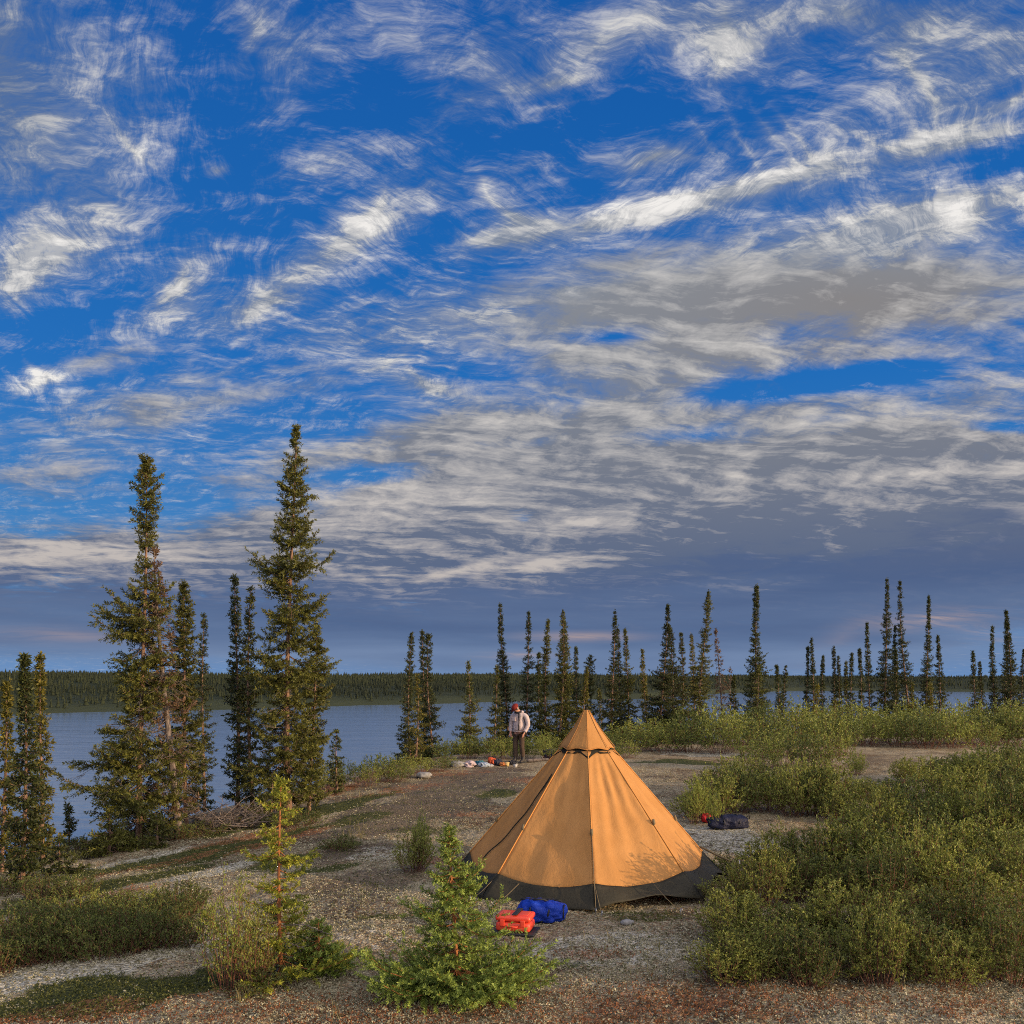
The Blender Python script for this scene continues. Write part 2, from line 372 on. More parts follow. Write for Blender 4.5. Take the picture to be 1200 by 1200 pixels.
def ground_px(px, py):
    """ground point seen through a pixel of the photograph"""
    u, v = (px-600)/F, (HOR-py)/F
    ys = np.linspace(3.5, 60, 1500); zz = CAMZ+v*ys; g_ = height(u*ys, ys)
    i = int(np.argmax(zz <= g_)); Y = ys[i] if zz[i] <= g_[i] else 60.0
    return Vector((u*Y, Y, hz(u*Y, Y)))

# ground cover of coloured mats: px, py, rx, ry (in pixels), tilt, kind (0 moss green, 1 red heath and painted sun on the front strip, 2 pale lichen, 3 dark gravel)
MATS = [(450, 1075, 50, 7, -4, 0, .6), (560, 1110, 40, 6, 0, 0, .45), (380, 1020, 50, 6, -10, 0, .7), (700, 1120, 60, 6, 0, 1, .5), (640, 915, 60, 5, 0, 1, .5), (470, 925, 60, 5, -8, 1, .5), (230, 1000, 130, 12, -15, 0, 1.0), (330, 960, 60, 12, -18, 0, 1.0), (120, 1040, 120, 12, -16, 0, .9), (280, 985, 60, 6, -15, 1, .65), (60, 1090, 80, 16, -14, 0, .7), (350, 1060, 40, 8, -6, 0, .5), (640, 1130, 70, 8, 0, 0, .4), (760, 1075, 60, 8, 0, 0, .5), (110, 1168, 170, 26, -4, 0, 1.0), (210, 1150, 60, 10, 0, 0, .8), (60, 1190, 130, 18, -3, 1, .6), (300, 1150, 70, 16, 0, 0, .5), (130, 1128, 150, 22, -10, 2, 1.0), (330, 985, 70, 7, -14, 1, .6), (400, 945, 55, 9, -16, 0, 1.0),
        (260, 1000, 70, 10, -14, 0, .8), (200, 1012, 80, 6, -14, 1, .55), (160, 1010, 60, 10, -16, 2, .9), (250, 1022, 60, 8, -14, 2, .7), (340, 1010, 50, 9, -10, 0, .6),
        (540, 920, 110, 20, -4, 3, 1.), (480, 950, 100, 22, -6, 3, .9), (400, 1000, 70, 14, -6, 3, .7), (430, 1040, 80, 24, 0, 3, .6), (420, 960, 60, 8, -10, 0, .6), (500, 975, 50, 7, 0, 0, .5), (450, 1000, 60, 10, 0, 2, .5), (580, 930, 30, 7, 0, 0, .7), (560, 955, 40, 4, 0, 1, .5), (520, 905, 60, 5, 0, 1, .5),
        (400, 990, 36, 6, -4, 0, .9), (620, 1185, 700, 26, 0, 1, .46), (650, 1165, 200, 20, 0, 2, .3), (720, 1110, 160, 22, 0, 2, .55), (860, 985, 80, 22, 0, 2, .6), (800, 893, 60, 4, 0, 0, .7), (820, 884, 60, 4, 0, 2, .6),  # the wide front heath strip stands in for orange sunlight
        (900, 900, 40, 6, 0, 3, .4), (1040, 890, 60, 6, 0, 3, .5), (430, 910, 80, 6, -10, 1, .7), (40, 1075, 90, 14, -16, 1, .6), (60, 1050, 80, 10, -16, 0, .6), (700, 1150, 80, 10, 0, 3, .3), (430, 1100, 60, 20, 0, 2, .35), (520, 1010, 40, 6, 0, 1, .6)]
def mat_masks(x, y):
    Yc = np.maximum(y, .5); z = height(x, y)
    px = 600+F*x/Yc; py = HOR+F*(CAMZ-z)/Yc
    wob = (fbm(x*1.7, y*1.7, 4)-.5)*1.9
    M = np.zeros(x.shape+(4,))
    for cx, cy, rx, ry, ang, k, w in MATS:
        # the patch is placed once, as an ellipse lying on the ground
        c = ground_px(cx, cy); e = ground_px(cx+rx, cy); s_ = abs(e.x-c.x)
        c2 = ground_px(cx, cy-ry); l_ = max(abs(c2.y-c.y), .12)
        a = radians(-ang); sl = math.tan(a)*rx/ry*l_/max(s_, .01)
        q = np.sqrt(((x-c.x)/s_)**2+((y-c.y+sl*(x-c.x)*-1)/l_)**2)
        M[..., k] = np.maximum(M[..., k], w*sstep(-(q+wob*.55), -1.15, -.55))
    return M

# ---------------------------------------------------------------- materials
def new_mat(name):
    m = bpy.data.materials.new(name); m.use_nodes = True
    t = m.node_tree; t.nodes.clear(); g = G(t)
    out = g.node('ShaderNodeOutputMaterial'); p = g.node('ShaderNodeBsdfPrincipled')
    t.links.new(p.outputs[0], out.inputs[0])
    return m, g, p, out
def pos(g): return g.node('ShaderNodeNewGeometry').outputs['Position']
def attr(g, name='tint'):
    n = g.node('ShaderNodeAttribute', attribute_name=name); return n.outputs['Color']
def bump(g, p, h, strength, dist):
    b = g.node('ShaderNodeBump'); b.inputs['Strength'].default_value = strength; b.inputs['Distance'].default_value = dist
    g.put(b.inputs['Height'], h); g.t.links.new(b.outputs[0], p.inputs['Normal'])
def objrand(g): return g.node('ShaderNodeObjectInfo').outputs['Random']

def ground_material():
    m, g, p, out = new_mat('tundra')
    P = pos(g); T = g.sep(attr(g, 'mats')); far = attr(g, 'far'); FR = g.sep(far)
    n1 = g.noise(P, 1.1, 5, .6); n2 = g.noise(P, 7.0, 5, .65); n3 = g.noise(P, 34.0, 4, .7)
    cells = g.voro(P, 38.0); cellc = g.sep(g.voro(P, 38.0, color=True)); cells2 = g.voro(g.v('ADD', P, g.v('SCALE', g.noise(P, 20, 2, color=True), scale=.06)), 11.0)
    n0 = g.noise(P, .33, 3, .5)
    mixn = g.add(g.add(g.mul(n1, .40), g.mul(g.sub(n0, .45), .55)), g.add(g.mul(n2, .50), g.mul(n3, .40)))           # about .65
    base = g.colramp(mixn, [(.46, srgb(60, 46, 33)), (.57, srgb(108, 92, 66)), (.65, srgb(152, 136, 102)), (.76, srgb(198, 184, 148))])
    speck = g.ramp01(g.add(cells, g.mul(n3, .25)), .30, .66)
    base = g.mix(g.mul(speck, .5), base, srgb(52, 42, 36))
    lich = g.ramp01(g.add(cellc[0], g.mul(n1, .6)), .95, 1.15)
    base = g.mix(g.mul(lich, .5), base, srgb(192, 184, 154))
    red = g.ramp01(g.add(cellc[1], g.mul(n2, .9)), 1.12, 1.3)
    base = g.mix(g.mul(red, .32), base, srgb(128, 72, 46))
    edge = g.mul(g.sub(n2, .5), 1.4)
    def layer(base, mask, c1, c2, amt=1.0):
        f = g.ramp01(g.add(mask, g.add(edge, g.mul(g.sub(n3, .5), .9))), .38, .62)
        f = g.mul(f, g.ramp01(mask, .02, .15))
        return g.mix(g.mul(f, amt), base, g.mix(g.ramp01(g.add(n3, g.mul(cellc[2], .3)), .5, .8), c1, c2))
    base = layer(base, FR[2], srgb(70, 60, 50), srgb(118, 104, 86), .8)
    base = layer(base, T[2], srgb(130, 124, 104), srgb(206, 202, 182), .85)
    base = layer(base, T[0], srgb(44, 52, 24), srgb(84, 88, 40), .95)
    base = layer(base, T[1], srgb(92, 56, 38), srgb(176, 120, 80), .65)  # red heath; the same tan paints sunlight along the front strip
    wood = g.mix(g.noise(P, .05, 4, .6), srgb(36, 44, 26), srgb(54, 60, 36))
    base = g.mix(FR[0], base, wood)
    shoreb = g.mix(g.noise(P, .2, 3, .6), srgb(54, 62, 38), srgb(74, 78, 48))
    base = g.mix(FR[1], base, shoreb)
    g.put(p.inputs['Base Color'], base); p.inputs['Roughness'].default_value = .95
    p.inputs['Specular IOR Level'].default_value = .15
    h = g.add(g.mul(n3, .6), g.add(g.mul(cells, -.7), g.mul(n2, .6)))
    bump(g, p, h, .9, .03)
    return m

def build_ground():
    a_in = np.linspace(radians(-34), radians(34), 760)
    a_out = np.linspace(radians(34), radians(326), 150)[1:-1]
    A = np.concatenate([a_in, a_out])
    R = np.concatenate([[.02, .5, 1.2, 2.0], np.geomspace(2.6, 48, 560), np.geomspace(49, 330, 60), np.linspace(338, 1300, 130), [1600, 2200, 3200, 5000, 9000]])
    aa, rr = np.meshgrid(A, R)
    x = rr*np.sin(aa); y = rr*np.cos(aa)
    z = height(x, y, True)
    z = np.where(rr > 1500, np.minimum(z, 1.0), z)
    nA, nR = len(A), len(R)
    i = np.arange(nR-1)[:, None]*nA; j = np.arange(nA)[None]; k = (j+1) % nA
    Fq = np.stack([i+j, i+nA+j, i+nA+k, i+k], -1).reshape(-1, 4)[:, ::-1]
    me = mesh_np('ground', np.stack([x, y, z], -1), [Fq], None, True)
    near = (rr < 60)
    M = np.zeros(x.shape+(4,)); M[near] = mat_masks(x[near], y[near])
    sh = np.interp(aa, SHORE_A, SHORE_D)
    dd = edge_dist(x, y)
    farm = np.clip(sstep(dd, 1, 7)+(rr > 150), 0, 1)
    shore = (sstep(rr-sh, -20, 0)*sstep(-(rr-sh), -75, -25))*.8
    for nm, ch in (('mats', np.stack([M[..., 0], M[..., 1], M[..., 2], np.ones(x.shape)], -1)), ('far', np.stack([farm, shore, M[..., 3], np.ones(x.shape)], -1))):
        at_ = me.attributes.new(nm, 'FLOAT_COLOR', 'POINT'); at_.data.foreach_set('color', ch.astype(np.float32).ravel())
    o = link('ground', me, ground_material()); tag(o, 'lichen covered ridge top of gravel, moss and heath sloping to the lake', None, None, 'structure')
    return o

def build_water():
    m, g, p, out = new_mat('lake_water')
    P = pos(g)
    w1 = g.noise(g.v('MULTIPLY', P, (.16, .40, 1)), 1.0, 3, .55); w2 = g.noise(g.v('MULTIPLY', P, (.02, .05, 1)), 1.0, 3, .55)
    p.inputs['Base Color'].default_value = (.115, .19, .29, 1)
    p.inputs['Roughness'].default_value = .12; p.inputs['IOR'].default_value = 1.33
    bump(g, p, g.add(w1, g.mul(w2, 2.0)), .6, .13)
    V = [(-9000, -9000, LAKE), (9000, -9000, LAKE), (9000, 9000, LAKE), (-9000, 9000, LAKE)]
    o = link('lake_water', mesh_np('lake_water', V, [np.array([[0, 1, 2, 3]])]), m)
    tag(o, 'rippled blue lake below the ridge', None, None, 'structure')

def foliage_mat(name, dark, light, trans=.3, rough=.55, hue=.0):
    m, g, p, out = new_mat(name)
    T = g.sep(attr(g)); r = objrand(g)
    f = g.m('ADD', T[0], g.mul(g.sub(r, .5), .25), clamp=True)
    c = g.mix(f, dark, light)
    g.put(p.inputs['Base Color'], c); p.inputs['Roughness'].default_value = rough
    p.inputs['Specular IOR Level'].default_value = .3
    tr = g.node('ShaderNodeBsdfTranslucent'); g.put(tr.inputs[0], g.mix(.35, c, (.30, .32, .03)))
    mx = g.node('ShaderNodeMixShader'); mx.inputs[0].default_value = trans
    g.t.links.new(p.outputs[0], mx.inputs[1]); g.t.links.new(tr.outputs[0], mx.inputs[2]); g.t.links.new(mx.outputs[0], out.inputs[0])
    return m

def build_far_forest():
    """the wood on the far shore, thousands of small spires read as one mass"""
    r0 = np.random.default_rng(3)
    n = 38000
    az = r0.uniform(radians(-33), radians(33), n)
    sh = np.interp(az, SHORE_A, SHORE_D)
    fd = 25+(r0.random(n)**.75)*520
    r = sh+fd; x = r*np.sin(az); y = r*np.cos(az)
    dens = fbm(x*.02, y*.02, 3)
    keep = r0.random(n) < np.clip((fd-8)/85, .10, 1)*np.clip((dens-.30)*4, .15, 1)
    x, y = x[keep], y[keep]; n = len(x); z = height(x, y)
    h = r0.uniform(2.0, 5.0, n)*(.7+.6*r0.random(n))*(.5+.75*fbm(x*.012+4, y*.012, 3)); h = np.minimum(h, 6.0); w = h*r0.uniform(.13, .24, n)
    sides = 5; ang = np.arange(sides)*2*pi/sides
    V = []; layers = [(.06, 1.0, .62), (.36, .72, .86), (.62, .42, 1.0)]
    allV = np.zeros((n, len(layers), sides+1, 3)); tint = np.zeros((n, len(layers), sides+1))
    for li, (b, rad, top) in enumerate(layers):
        a0 = r0.random((n, 1))*6.28+ang
        rr = w[:, None]*rad*r0.uniform(.6, 1.3, (n, sides))
        allV[:, li, :sides, 0] = x[:, None]+rr*np.cos(a0); allV[:, li, :sides, 1] = y[:, None]+rr*np.sin(a0)
        allV[:, li, :sides, 2] = (z+h*b)[:, None]+r0.uniform(-.04, .04, (n, sides))*h[:, None]
        allV[:, li, sides] = np.stack([x, y, z+h*top], -1)
        tint[:, li, :] = np.clip(.55*r0.random((n, 1))+1.3*(fbm(x*.008, y*.008+3, 3)[:, None]-.35), 0, 1)
    base = np.arange(n*len(layers))*(sides+1)
    j = np.arange(sides); k = (j+1) % sides
    T = np.stack([base[:, None]+j, base[:, None]+k, np.repeat(base[:, None]+sides, sides, 1)], -1).reshape(-1, 3)
    me = mesh_np('far_forest', allV, [T], tint.ravel())
    m = foliage_mat('far_spruce', srgb(24, 32, 20), srgb(50, 56, 34), .03, .95)
    o = link('far_forest', me, m); tag(o, 'dense spruce forest on the low hill across the lake', 'forest', None, 'stuff')
# ---------------------------------------------------------------- needles, leaves, spruces, shrubs
def unit(v): return v/(np.linalg.norm(v, axis=-1, keepdims=True)+1e-9)
def blades(p0, p1, per, ln, wd, fwd, r, up=0.0, base_t=(0, 1), tint=(0, 1), tipbias=0.0):
    """leaf-shaped blades along twigs p0->p1 (m,3); per = blades per metre (array or number). returns V (n,4,3), tint"""
    L = np.linalg.norm(p1-p0, axis=1); cnt = np.maximum(1, np.round(L*per+r.random(len(L))-.5)).astype(int)
    idx = np.repeat(np.arange(len(L)), cnt); n = len(idx)
    t = base_t[0]+(base_t[1]-base_t[0])*r.random(n)**(1-tipbias)
    ax = unit(p1-p0)[idx]
    b = p0[idx]+(p1-p0)[idx]*t[:, None]
    rad = r.normal(size=(n, 3)); rad -= ax*np.sum(rad*ax, 1, keepdims=True); rad = unit(rad)
    d = unit(ax*fwd+rad+np.array([0, 0, up]))
    s = unit(np.cross(d, r.normal(size=(n, 3))))
    l = (ln*r.uniform(.65, 1.25, n))[:, None]; w = (wd*r.uniform(.7, 1.3, n))[:, None]
    V = np.stack([b, b+d*l*.45+s*w*.5, b+d*l, b+d*l*.45-s*w*.5], 1)
    tt = tint[0]+(tint[1]-tint[0])*np.clip(r.random(n)*.7+.3*t, 0, 1)
    return V, tt, idx
def blades_mesh(name, VT):
    V = np.concatenate([v for v, t in VT]); T = np.concatenate([t for v, t in VT])
    n = len(V)
    return mesh_np(name, V, [np.arange(n*4).reshape(n, 4)], np.repeat(T, 4))

def spruce_meshes(H, prof, seed, lod=1, gap=.12, z0=.06, bare=0.0, club=.0, droop=.25, spacing=.17, nb=6, lean=(0, 0), r0=None, dead=0, tint=(0, 1), rag=.25, bend=.015, twigk=1.0, skirt=None, deadin=False):
    """prof: list of (height fraction, half-width in metres). returns trunk, branches, crown, dead meshes"""
    r = np.random.default_rng(seed)
    ph = np.array([p[0] for p in prof]); pw = np.array([p[1] for p in prof])
    zs = np.linspace(0, H, 14)
    wob = np.stack([np.sin(zs/H*3.1+r.random()*6)*bend*H, np.cos(zs/H*2.6+r.random()*6)*bend*H], 1); wob -= wob[0]
    wob = wob+np.outer((zs/H)**1.3, lean)
    axis = lambda z: np.stack([np.interp(z, zs, wob[:, 0]), np.interp(z, zs, wob[:, 1]), z], -1)
    R0 = r0 or .0062*H+.010
    trunk = MB(); tz = np.linspace(-.25, H*.985, 18)
    tp = axis(np.clip(tz, 0, H)); tp[:, 2] = tz
    trad = R0*(1-np.clip(tz, 0, H)/H)**.85+.004; trad[0:2] *= 1.25
    trunk.tube(tp, trad, 8 if lod > 0 else 6)
    # branches
    B0, BD, BL, BE, BS = [], [], [], [], []
    z = max(z0*H, .03); az = r.random()*6
    spacing *= .80; nb += 1; sp0 = spacing
    while z < H*.985:
        t = z/H; w = float(np.interp(t, ph, pw))*(1-(.42 if lod < 2 else .12)*min(1, max(0, (t-.5)/.4)))
        k = max(3, int(round(nb*(.75+.5*r.random()))))
        if t > .9: k = max(3, k-1)
        vigor = .86*(1-rag+2*rag*r.random()); ga = r.random()*6.28; hole = r.random() < rag*.9
        for q in range(k):
            az += 2.4+r.normal()*.25
            if r.random() < gap*.8 or (hole and cos(az-ga) > .2): continue
            L = w*vigor*r.uniform(.55, 1.2)
            if club and .86 < t < .97: L *= 1+club*r.random()
            el = np.interp(t, [0, .25, .6, .9, 1], [-droop*1.3, -droop*1.3, -droop*.6, .25, 1.1])+r.normal()*.20
            B0.append(axis(np.array(z+r.uniform(-.4, .4)*spacing)));  BD.append(az); BL.append(L); BE.append(el); BS.append(t)
        z += spacing*(.7+.6*r.random())*np.interp(t, [0, .7, 1], [1.15, .9, .6])
    if skirt:
        n_, zlo, zhi, Llo, Lhi = skirt
        for q in range(n_):
            B0.append(axis(np.array(r.uniform(zlo, zhi)))); BD.append(q*2.39996+r.normal()*.2); BL.append(r.uniform(Llo, Lhi)); BE.append(r.uniform(-.05, .22)); BS.append(.3)
    B0 = np.array(B0); BD = np.array(BD); BL = np.array(BL); BE = np.array(BE); BS = np.array(BS)
    hd = np.stack([np.cos(BD), np.sin(BD), 0*BD], 1)
    ns = 5; S = np.linspace(0, 1, ns+1)
    curl = .28+.15*r.random(len(BL))
    PT = B0[:, None]+hd[:, None]*(BL[:, None]*S*np.cos(BE)[:, None])[..., None]
    PT[..., 2] += BL[:, None]*(np.sin(BE)[:, None]*S+curl[:, None]*(S**2.4)*np.clip(droop*2, .3, 1)-curl[:, None]*.35*np.sin(S*pi)*(BS < .8)[:, None])
    wood = trunk
    wr = (.0035+.007*np.clip(BL, 0, 1.2))*(1.0 if lod > 1 else 1.15)
    PT[..., 2] = np.maximum(PT[..., 2], (.035+.05*S)[None]*min(1, H/1.2)+.02*np.sin(BD*7)[:, None]*0)
    for i in range(len(BL)):
        wood.tube(PT[i, ::(1 if lod > 0 else 2)] if lod > 0 else PT[i, [0, 2, 5]], wr[i]*np.linspace(1, .3, (ns+1) if lod > 0 else 3), 4 if lod > 1 else 3, False)
    # twigs along each branch
    sp = {0: .11, 1: .060, 2: .046, 3: .030}[lod]*twigk
    P0, P1 = [], []
    inner = np.interp(BS, [0, .5, .85, 1], ([.26, .16, .05, 0] if lod > 1 else [.12, .08, .03, 0]))+bare
    for i in range(len(BL)):
        L = BL[i]; m = max(2, int(L*(1-inner[i])/sp))
        s = inner[i]+(1-inner[i])*(np.arange(m)+r.random(m)*.8)/m; s = np.clip(s, 0, .99)
        q = s*ns; qi = np.minimum(q.astype(int), ns-1); f = (q-qi)[:, None]
        b = PT[i][qi]*(1-f)+PT[i][qi+1]*f
        ax = unit(PT[i][qi+1]-PT[i][qi])
        side = unit(np.cross(ax, [0, 0, 1.0]))*np.where(np.arange(m) % 2 == 0, 1, -1)[:, None]
        tl = np.clip(L*.50*(1-s*.62), .035+.03*min(1, H/4), .50)*r.uniform(.5, 1.3, m)
        an = np.radians(r.uniform(30, 62, m))[:, None]
        d = ax*np.cos(an)+side*np.sin(an)+np.array([0, 0, 1.0])*r.normal(.02-.16*min(1, H/4), .32, (m, 1))
        P0.append(b); P1.append(b+unit(d)*tl[:, None])
        a0 = max(inner[i], .1); qa = PT[i][np.searchsorted(S, a0):]
        if len(qa) > 1: P0.append(qa[:-1]); P1.append(qa[1:])
    P0 = np.concatenate(P0); P1 = np.concatenate(P1)
    lt = np.array([axis(np.array(H*q)) for q in np.linspace(.93, 1.0, 5)])
    P0 = np.concatenate([P0, lt[:-1]]); P1 = np.concatenate([P1, lt[1:]])
    per, ln, wd = {0: (62, .085, .030), 1: (105, .060, .020), 2: (190, .052, .0140), 3: (400, .0270, .0072)}[lod]
    V, tt, idx = blades(P0, P1, per, ln, wd, .75, r, .12, tint=tint, base_t=(0, 1.04))
    clump = np.repeat(r.random(1), len(tt))
    h = hash_noise(V[:, 0], 2.2 if lod < 2 else 5.0, seed)
    tw = r.random(len(P0))[idx]; along = np.einsum('ij,ij->i', V[:, 0]-P0[idx], P1[idx]-P0[idx])/(np.sum((P1[idx]-P0[idx])**2, 1)+1e-9)
    tt = np.clip(tt*.35+h*.35+tw*.30+.35*np.clip(along, 0, 1)**2-.22, 0, 1)  # tint rises along each twig, painting lit tips over a dark base
    crown = blades_mesh('crown', [(V, tt)])
    dm = None
    if dead:
        D = trunk if deadin else MB()
        for k in range(dead):
            zz = H*r.uniform(.05, .8 if bare > .2 else .40); a = r.random()*6.28; w = float(np.interp(zz/H, ph, pw))*r.uniform(.4, .95)+.08
            p = axis(np.array(zz)); dirv = np.array([cos(a), sin(a), r.uniform(-.5, .05)])
            pts = [p, p+dirv*w*.5+[0, 0, .0], p+dirv*w+[0, 0, r.uniform(-.12, .05)*w*2]]
            D.tube(pts, [.007, .005, .0025], 3, False)
            for e in range(5):
                q = r.uniform(.3, 1); b = p+(np.array(pts[2])-p)*q; o = r.normal(size=3)*.5+dirv
                D.tube([b, b+unit(o)*w*r.uniform(.12, .35)], [.004, .0015], 3, False)
        dm = None if deadin else D.mesh('dead_branches')
    return trunk.mesh('trunk', True), None, crown, dm
def hash_noise(p, s, seed=0):
    q = p*s+seed*3.7
    return (vnoise(q[:, 0]+q[:, 2]*.7, q[:, 1]-q[:, 2]*1.3)+vnoise(q[:, 0]*2.1-q[:, 2]*1.9, q[:, 1]*2.1+q[:, 2]*2.3))*.5

def bark_mat(name, c1, c2):
    m, g, p, out = new_mat(name); P = pos(g)
    n = g.noise(g.v('MULTIPLY', P, (30, 30, 9)), 1, 4, .65)
    g.put(p.inputs['Base Color'], g.mix(g.ramp01(n, .35, .65), c1, c2)); p.inputs['Roughness'].default_value = .9
    bump(g, p, n, .7, .01); return m
MT = {}
def plant_materials():
    MT['bark'] = bark_mat('spruce_bark', srgb(78, 58, 46), srgb(142, 112, 90))
    MT['bark_red'] = bark_mat('young_bark', srgb(120, 72, 40), srgb(168, 110, 62))
    MT['grey_wood'] = bark_mat('dead_wood', srgb(72, 62, 56), srgb(124, 112, 102))
    MT['twig'] = bark_mat('twig_bark', srgb(62, 44, 34), srgb(104, 80, 62))
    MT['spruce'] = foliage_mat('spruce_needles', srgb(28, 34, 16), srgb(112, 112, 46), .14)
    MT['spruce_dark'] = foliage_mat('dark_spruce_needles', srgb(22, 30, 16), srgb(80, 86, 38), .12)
    MT['spruce_sunlit'] = foliage_mat('sunlit_spruce_needles', srgb(52, 56, 22), srgb(140, 128, 48), .2)  # brighter, yellower copy of the needles, sunlight put into the colour
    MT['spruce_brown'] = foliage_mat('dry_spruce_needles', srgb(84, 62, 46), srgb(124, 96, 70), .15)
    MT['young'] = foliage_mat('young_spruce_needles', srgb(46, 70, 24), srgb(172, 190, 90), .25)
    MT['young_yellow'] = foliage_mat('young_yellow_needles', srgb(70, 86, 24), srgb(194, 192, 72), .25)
    MT['willow'] = foliage_mat('willow_leaves', srgb(38, 56, 23), srgb(172, 178, 84), .22)
    MT['willow_dark'] = foliage_mat('birch_leaves', srgb(30, 46, 24), srgb(122, 134, 66), .2)
    MT['willow_pale'] = foliage_mat('pale_willow_leaves', srgb(84, 106, 48), srgb(176, 182, 88), .35)
    MT['red_stem'] = bark_mat('red_shrub_stems', srgb(88, 50, 38), srgb(130, 84, 62))
    MT['stem'] = bark_mat('shrub_stems', srgb(74, 46, 36), srgb(120, 80, 60))

def spruce(name, label, px, top, Y, prof_px, seed, lod=0, mat='spruce', group=None, cat='tree', basepx=None, bark='bark', **kw):
    """a spruce whose tip is seen at (px, top); prof_px: (row in the photograph, half-width in pixels) from top to bottom"""
    s = F/Y; wk = kw.pop('wk', 1.0)
    bx = (basepx if basepx is not None else px)
    x = (bx-600)/s; zb = hz(x, Y); zt = CAMZ-(top-HOR)/s; H = zt-zb
    prof = []
    for row, hw in prof_px:
        zr = CAMZ-(row-HOR)/s; prof.append(((zr-zb)/H, hw/s*wk))
    prof = sorted([(1.0, .04)]+prof)
    kw['lean'] = ((px-bx)/s, kw.pop('leany', 0))
    tm, wm, cm, dm = spruce_meshes(H, prof, seed, lod, **kw)
    o = thing(name, label, cat, (x, Y, zb), 0, group)
    link('trunk', tm, MT[bark], o); link('crown', cm, MT[mat], o)
    if dm: link('dead_branches', dm, MT['grey_wood'], o)
    return o

# ---- shrubs
def shrub_meshes(seed, R=.6, H=.75, stems=34, leaf=.026, per=120, lod=1, spiky=.25, flat=1.0, bare=.25):
    """a dome of stems with leafy twigs. unit footprint radius R, height H"""
    r = np.random.default_rng(seed); W = MB(); P0, P1 = [], []
    for i in range(stems):
        a = r.random()*6.28; q = sqrt(r.random())
        tip = np.array([cos(a)*q*R, sin(a)*q*R, H*(sqrt(max(0, 1-(q*.92)**2))*.88+.12)*r.uniform(.80, 1.0+spiky)])
        b = np.array([cos(a)*q*R*.35, sin(a)*q*R*.35, -.05])
        mid = b*.45+tip*.55+np.array([cos(a)*q*R*.12, sin(a)*q*R*.12, 0])+r.normal(size=3)*.03
        W.tube([b, mid, tip], [.006, .004, .0015], 3, False)
        n = 9 if lod else 7
        for k in range(n):
            t = bare+(1-bare)*(k+r.random())/n
            c = (1-t)**2*b+2*t*(1-t)*mid+t*t*tip
            d = unit(r.normal(size=3)*[1, 1, .45]+np.array([cos(a)*q*.6, sin(a)*q*.6, .65]))
            l = H*r.uniform(.10, .30)*(1.1-.4*t)
            P0.append(c); P1.append(c+d*l)
            if lod: W.tube([c, c+d*l], [.0025, .001], 3, False)
        P0.append(mid*.4+tip*.6); P1.append(tip)
    P0 = np.array(P0); P1 = np.array(P1)
    V, tt, idx = blades(P0, P1, per, leaf, leaf*.50, .9, r, .25, base_t=(.05, 1.05))
    h = hash_noise(V[:, 0], 3.2, seed); tw = r.random(len(P0))[idx]
    tt = np.clip(tt*.35+h*.45+tw*.35-.12, 0, 1)
    return W.mesh('stems'), blades_mesh('foliage', [(V, tt)])
SHRUB = {}
def shrub_library():
    for i in range(5): SHRUB['near', i] = shrub_meshes(100+i, .62, .75, 58, .029, 135, 1, .16)
    for i in range(5): SHRUB['mid', i] = shrub_meshes(200+i, .7, .85, 50, .038, 105, 1, .16)
    for i in range(4): SHRUB['far', i] = shrub_meshes(300+i, .9, 1.15, 44, .060, 42, 0, .25)
    for i in range(2): SHRUB['airy', i] = shrub_meshes(500+i, .6, .8, 38, .034, 62, 1, .35, bare=.25)
    for i in range(3): SHRUB['low', i] = shrub_meshes(400+i, .6, .42, 60, .022, 190, 1, .15)
_cnt = {}
def shrub(px, base, w, h, lib, mat, label, group, name='willow_shrub', seed=None, Y=None):
    """w, h = width and height in photograph pixels"""
    key = (lib,); n = _cnt.get(lib, 0); _cnt[lib] = n+1
    nv = max(k[1] for k in SHRUB if k[0] == lib)+1
    st, fo = SHRUB[lib, n % nv]
    if Y is None: c = ground_px(px, base)
    else: x = (px-600)/F*Y; c = Vector((x, Y, hz(x, Y)))
    s = F/c.y
    R_, H_ = {'near': (.62, .75), 'mid': (.7, .85), 'far': (.9, 1.15), 'low': (.6, .42), 'airy': (.6, .8)}[lib]
    sx = w/2/s/R_; sz = h/s/H_
    o = thing(name, label, 'shrub', c, (n*2.39996) % 6.283, group)
    o.scale = (sx, sx, sz)
    c1 = link('stems', st, None, o); c2 = link('foliage', fo, None, o)
    for c_, m_ in ((c1, MT['red_stem' if lib == 'airy' else 'stem']), (c2, MT[mat])):
        if not c_.data.materials: c_.data.materials.append(None)
        c_.material_slots[0].link = 'OBJECT'; c_.material_slots[0].material = m_
    return o
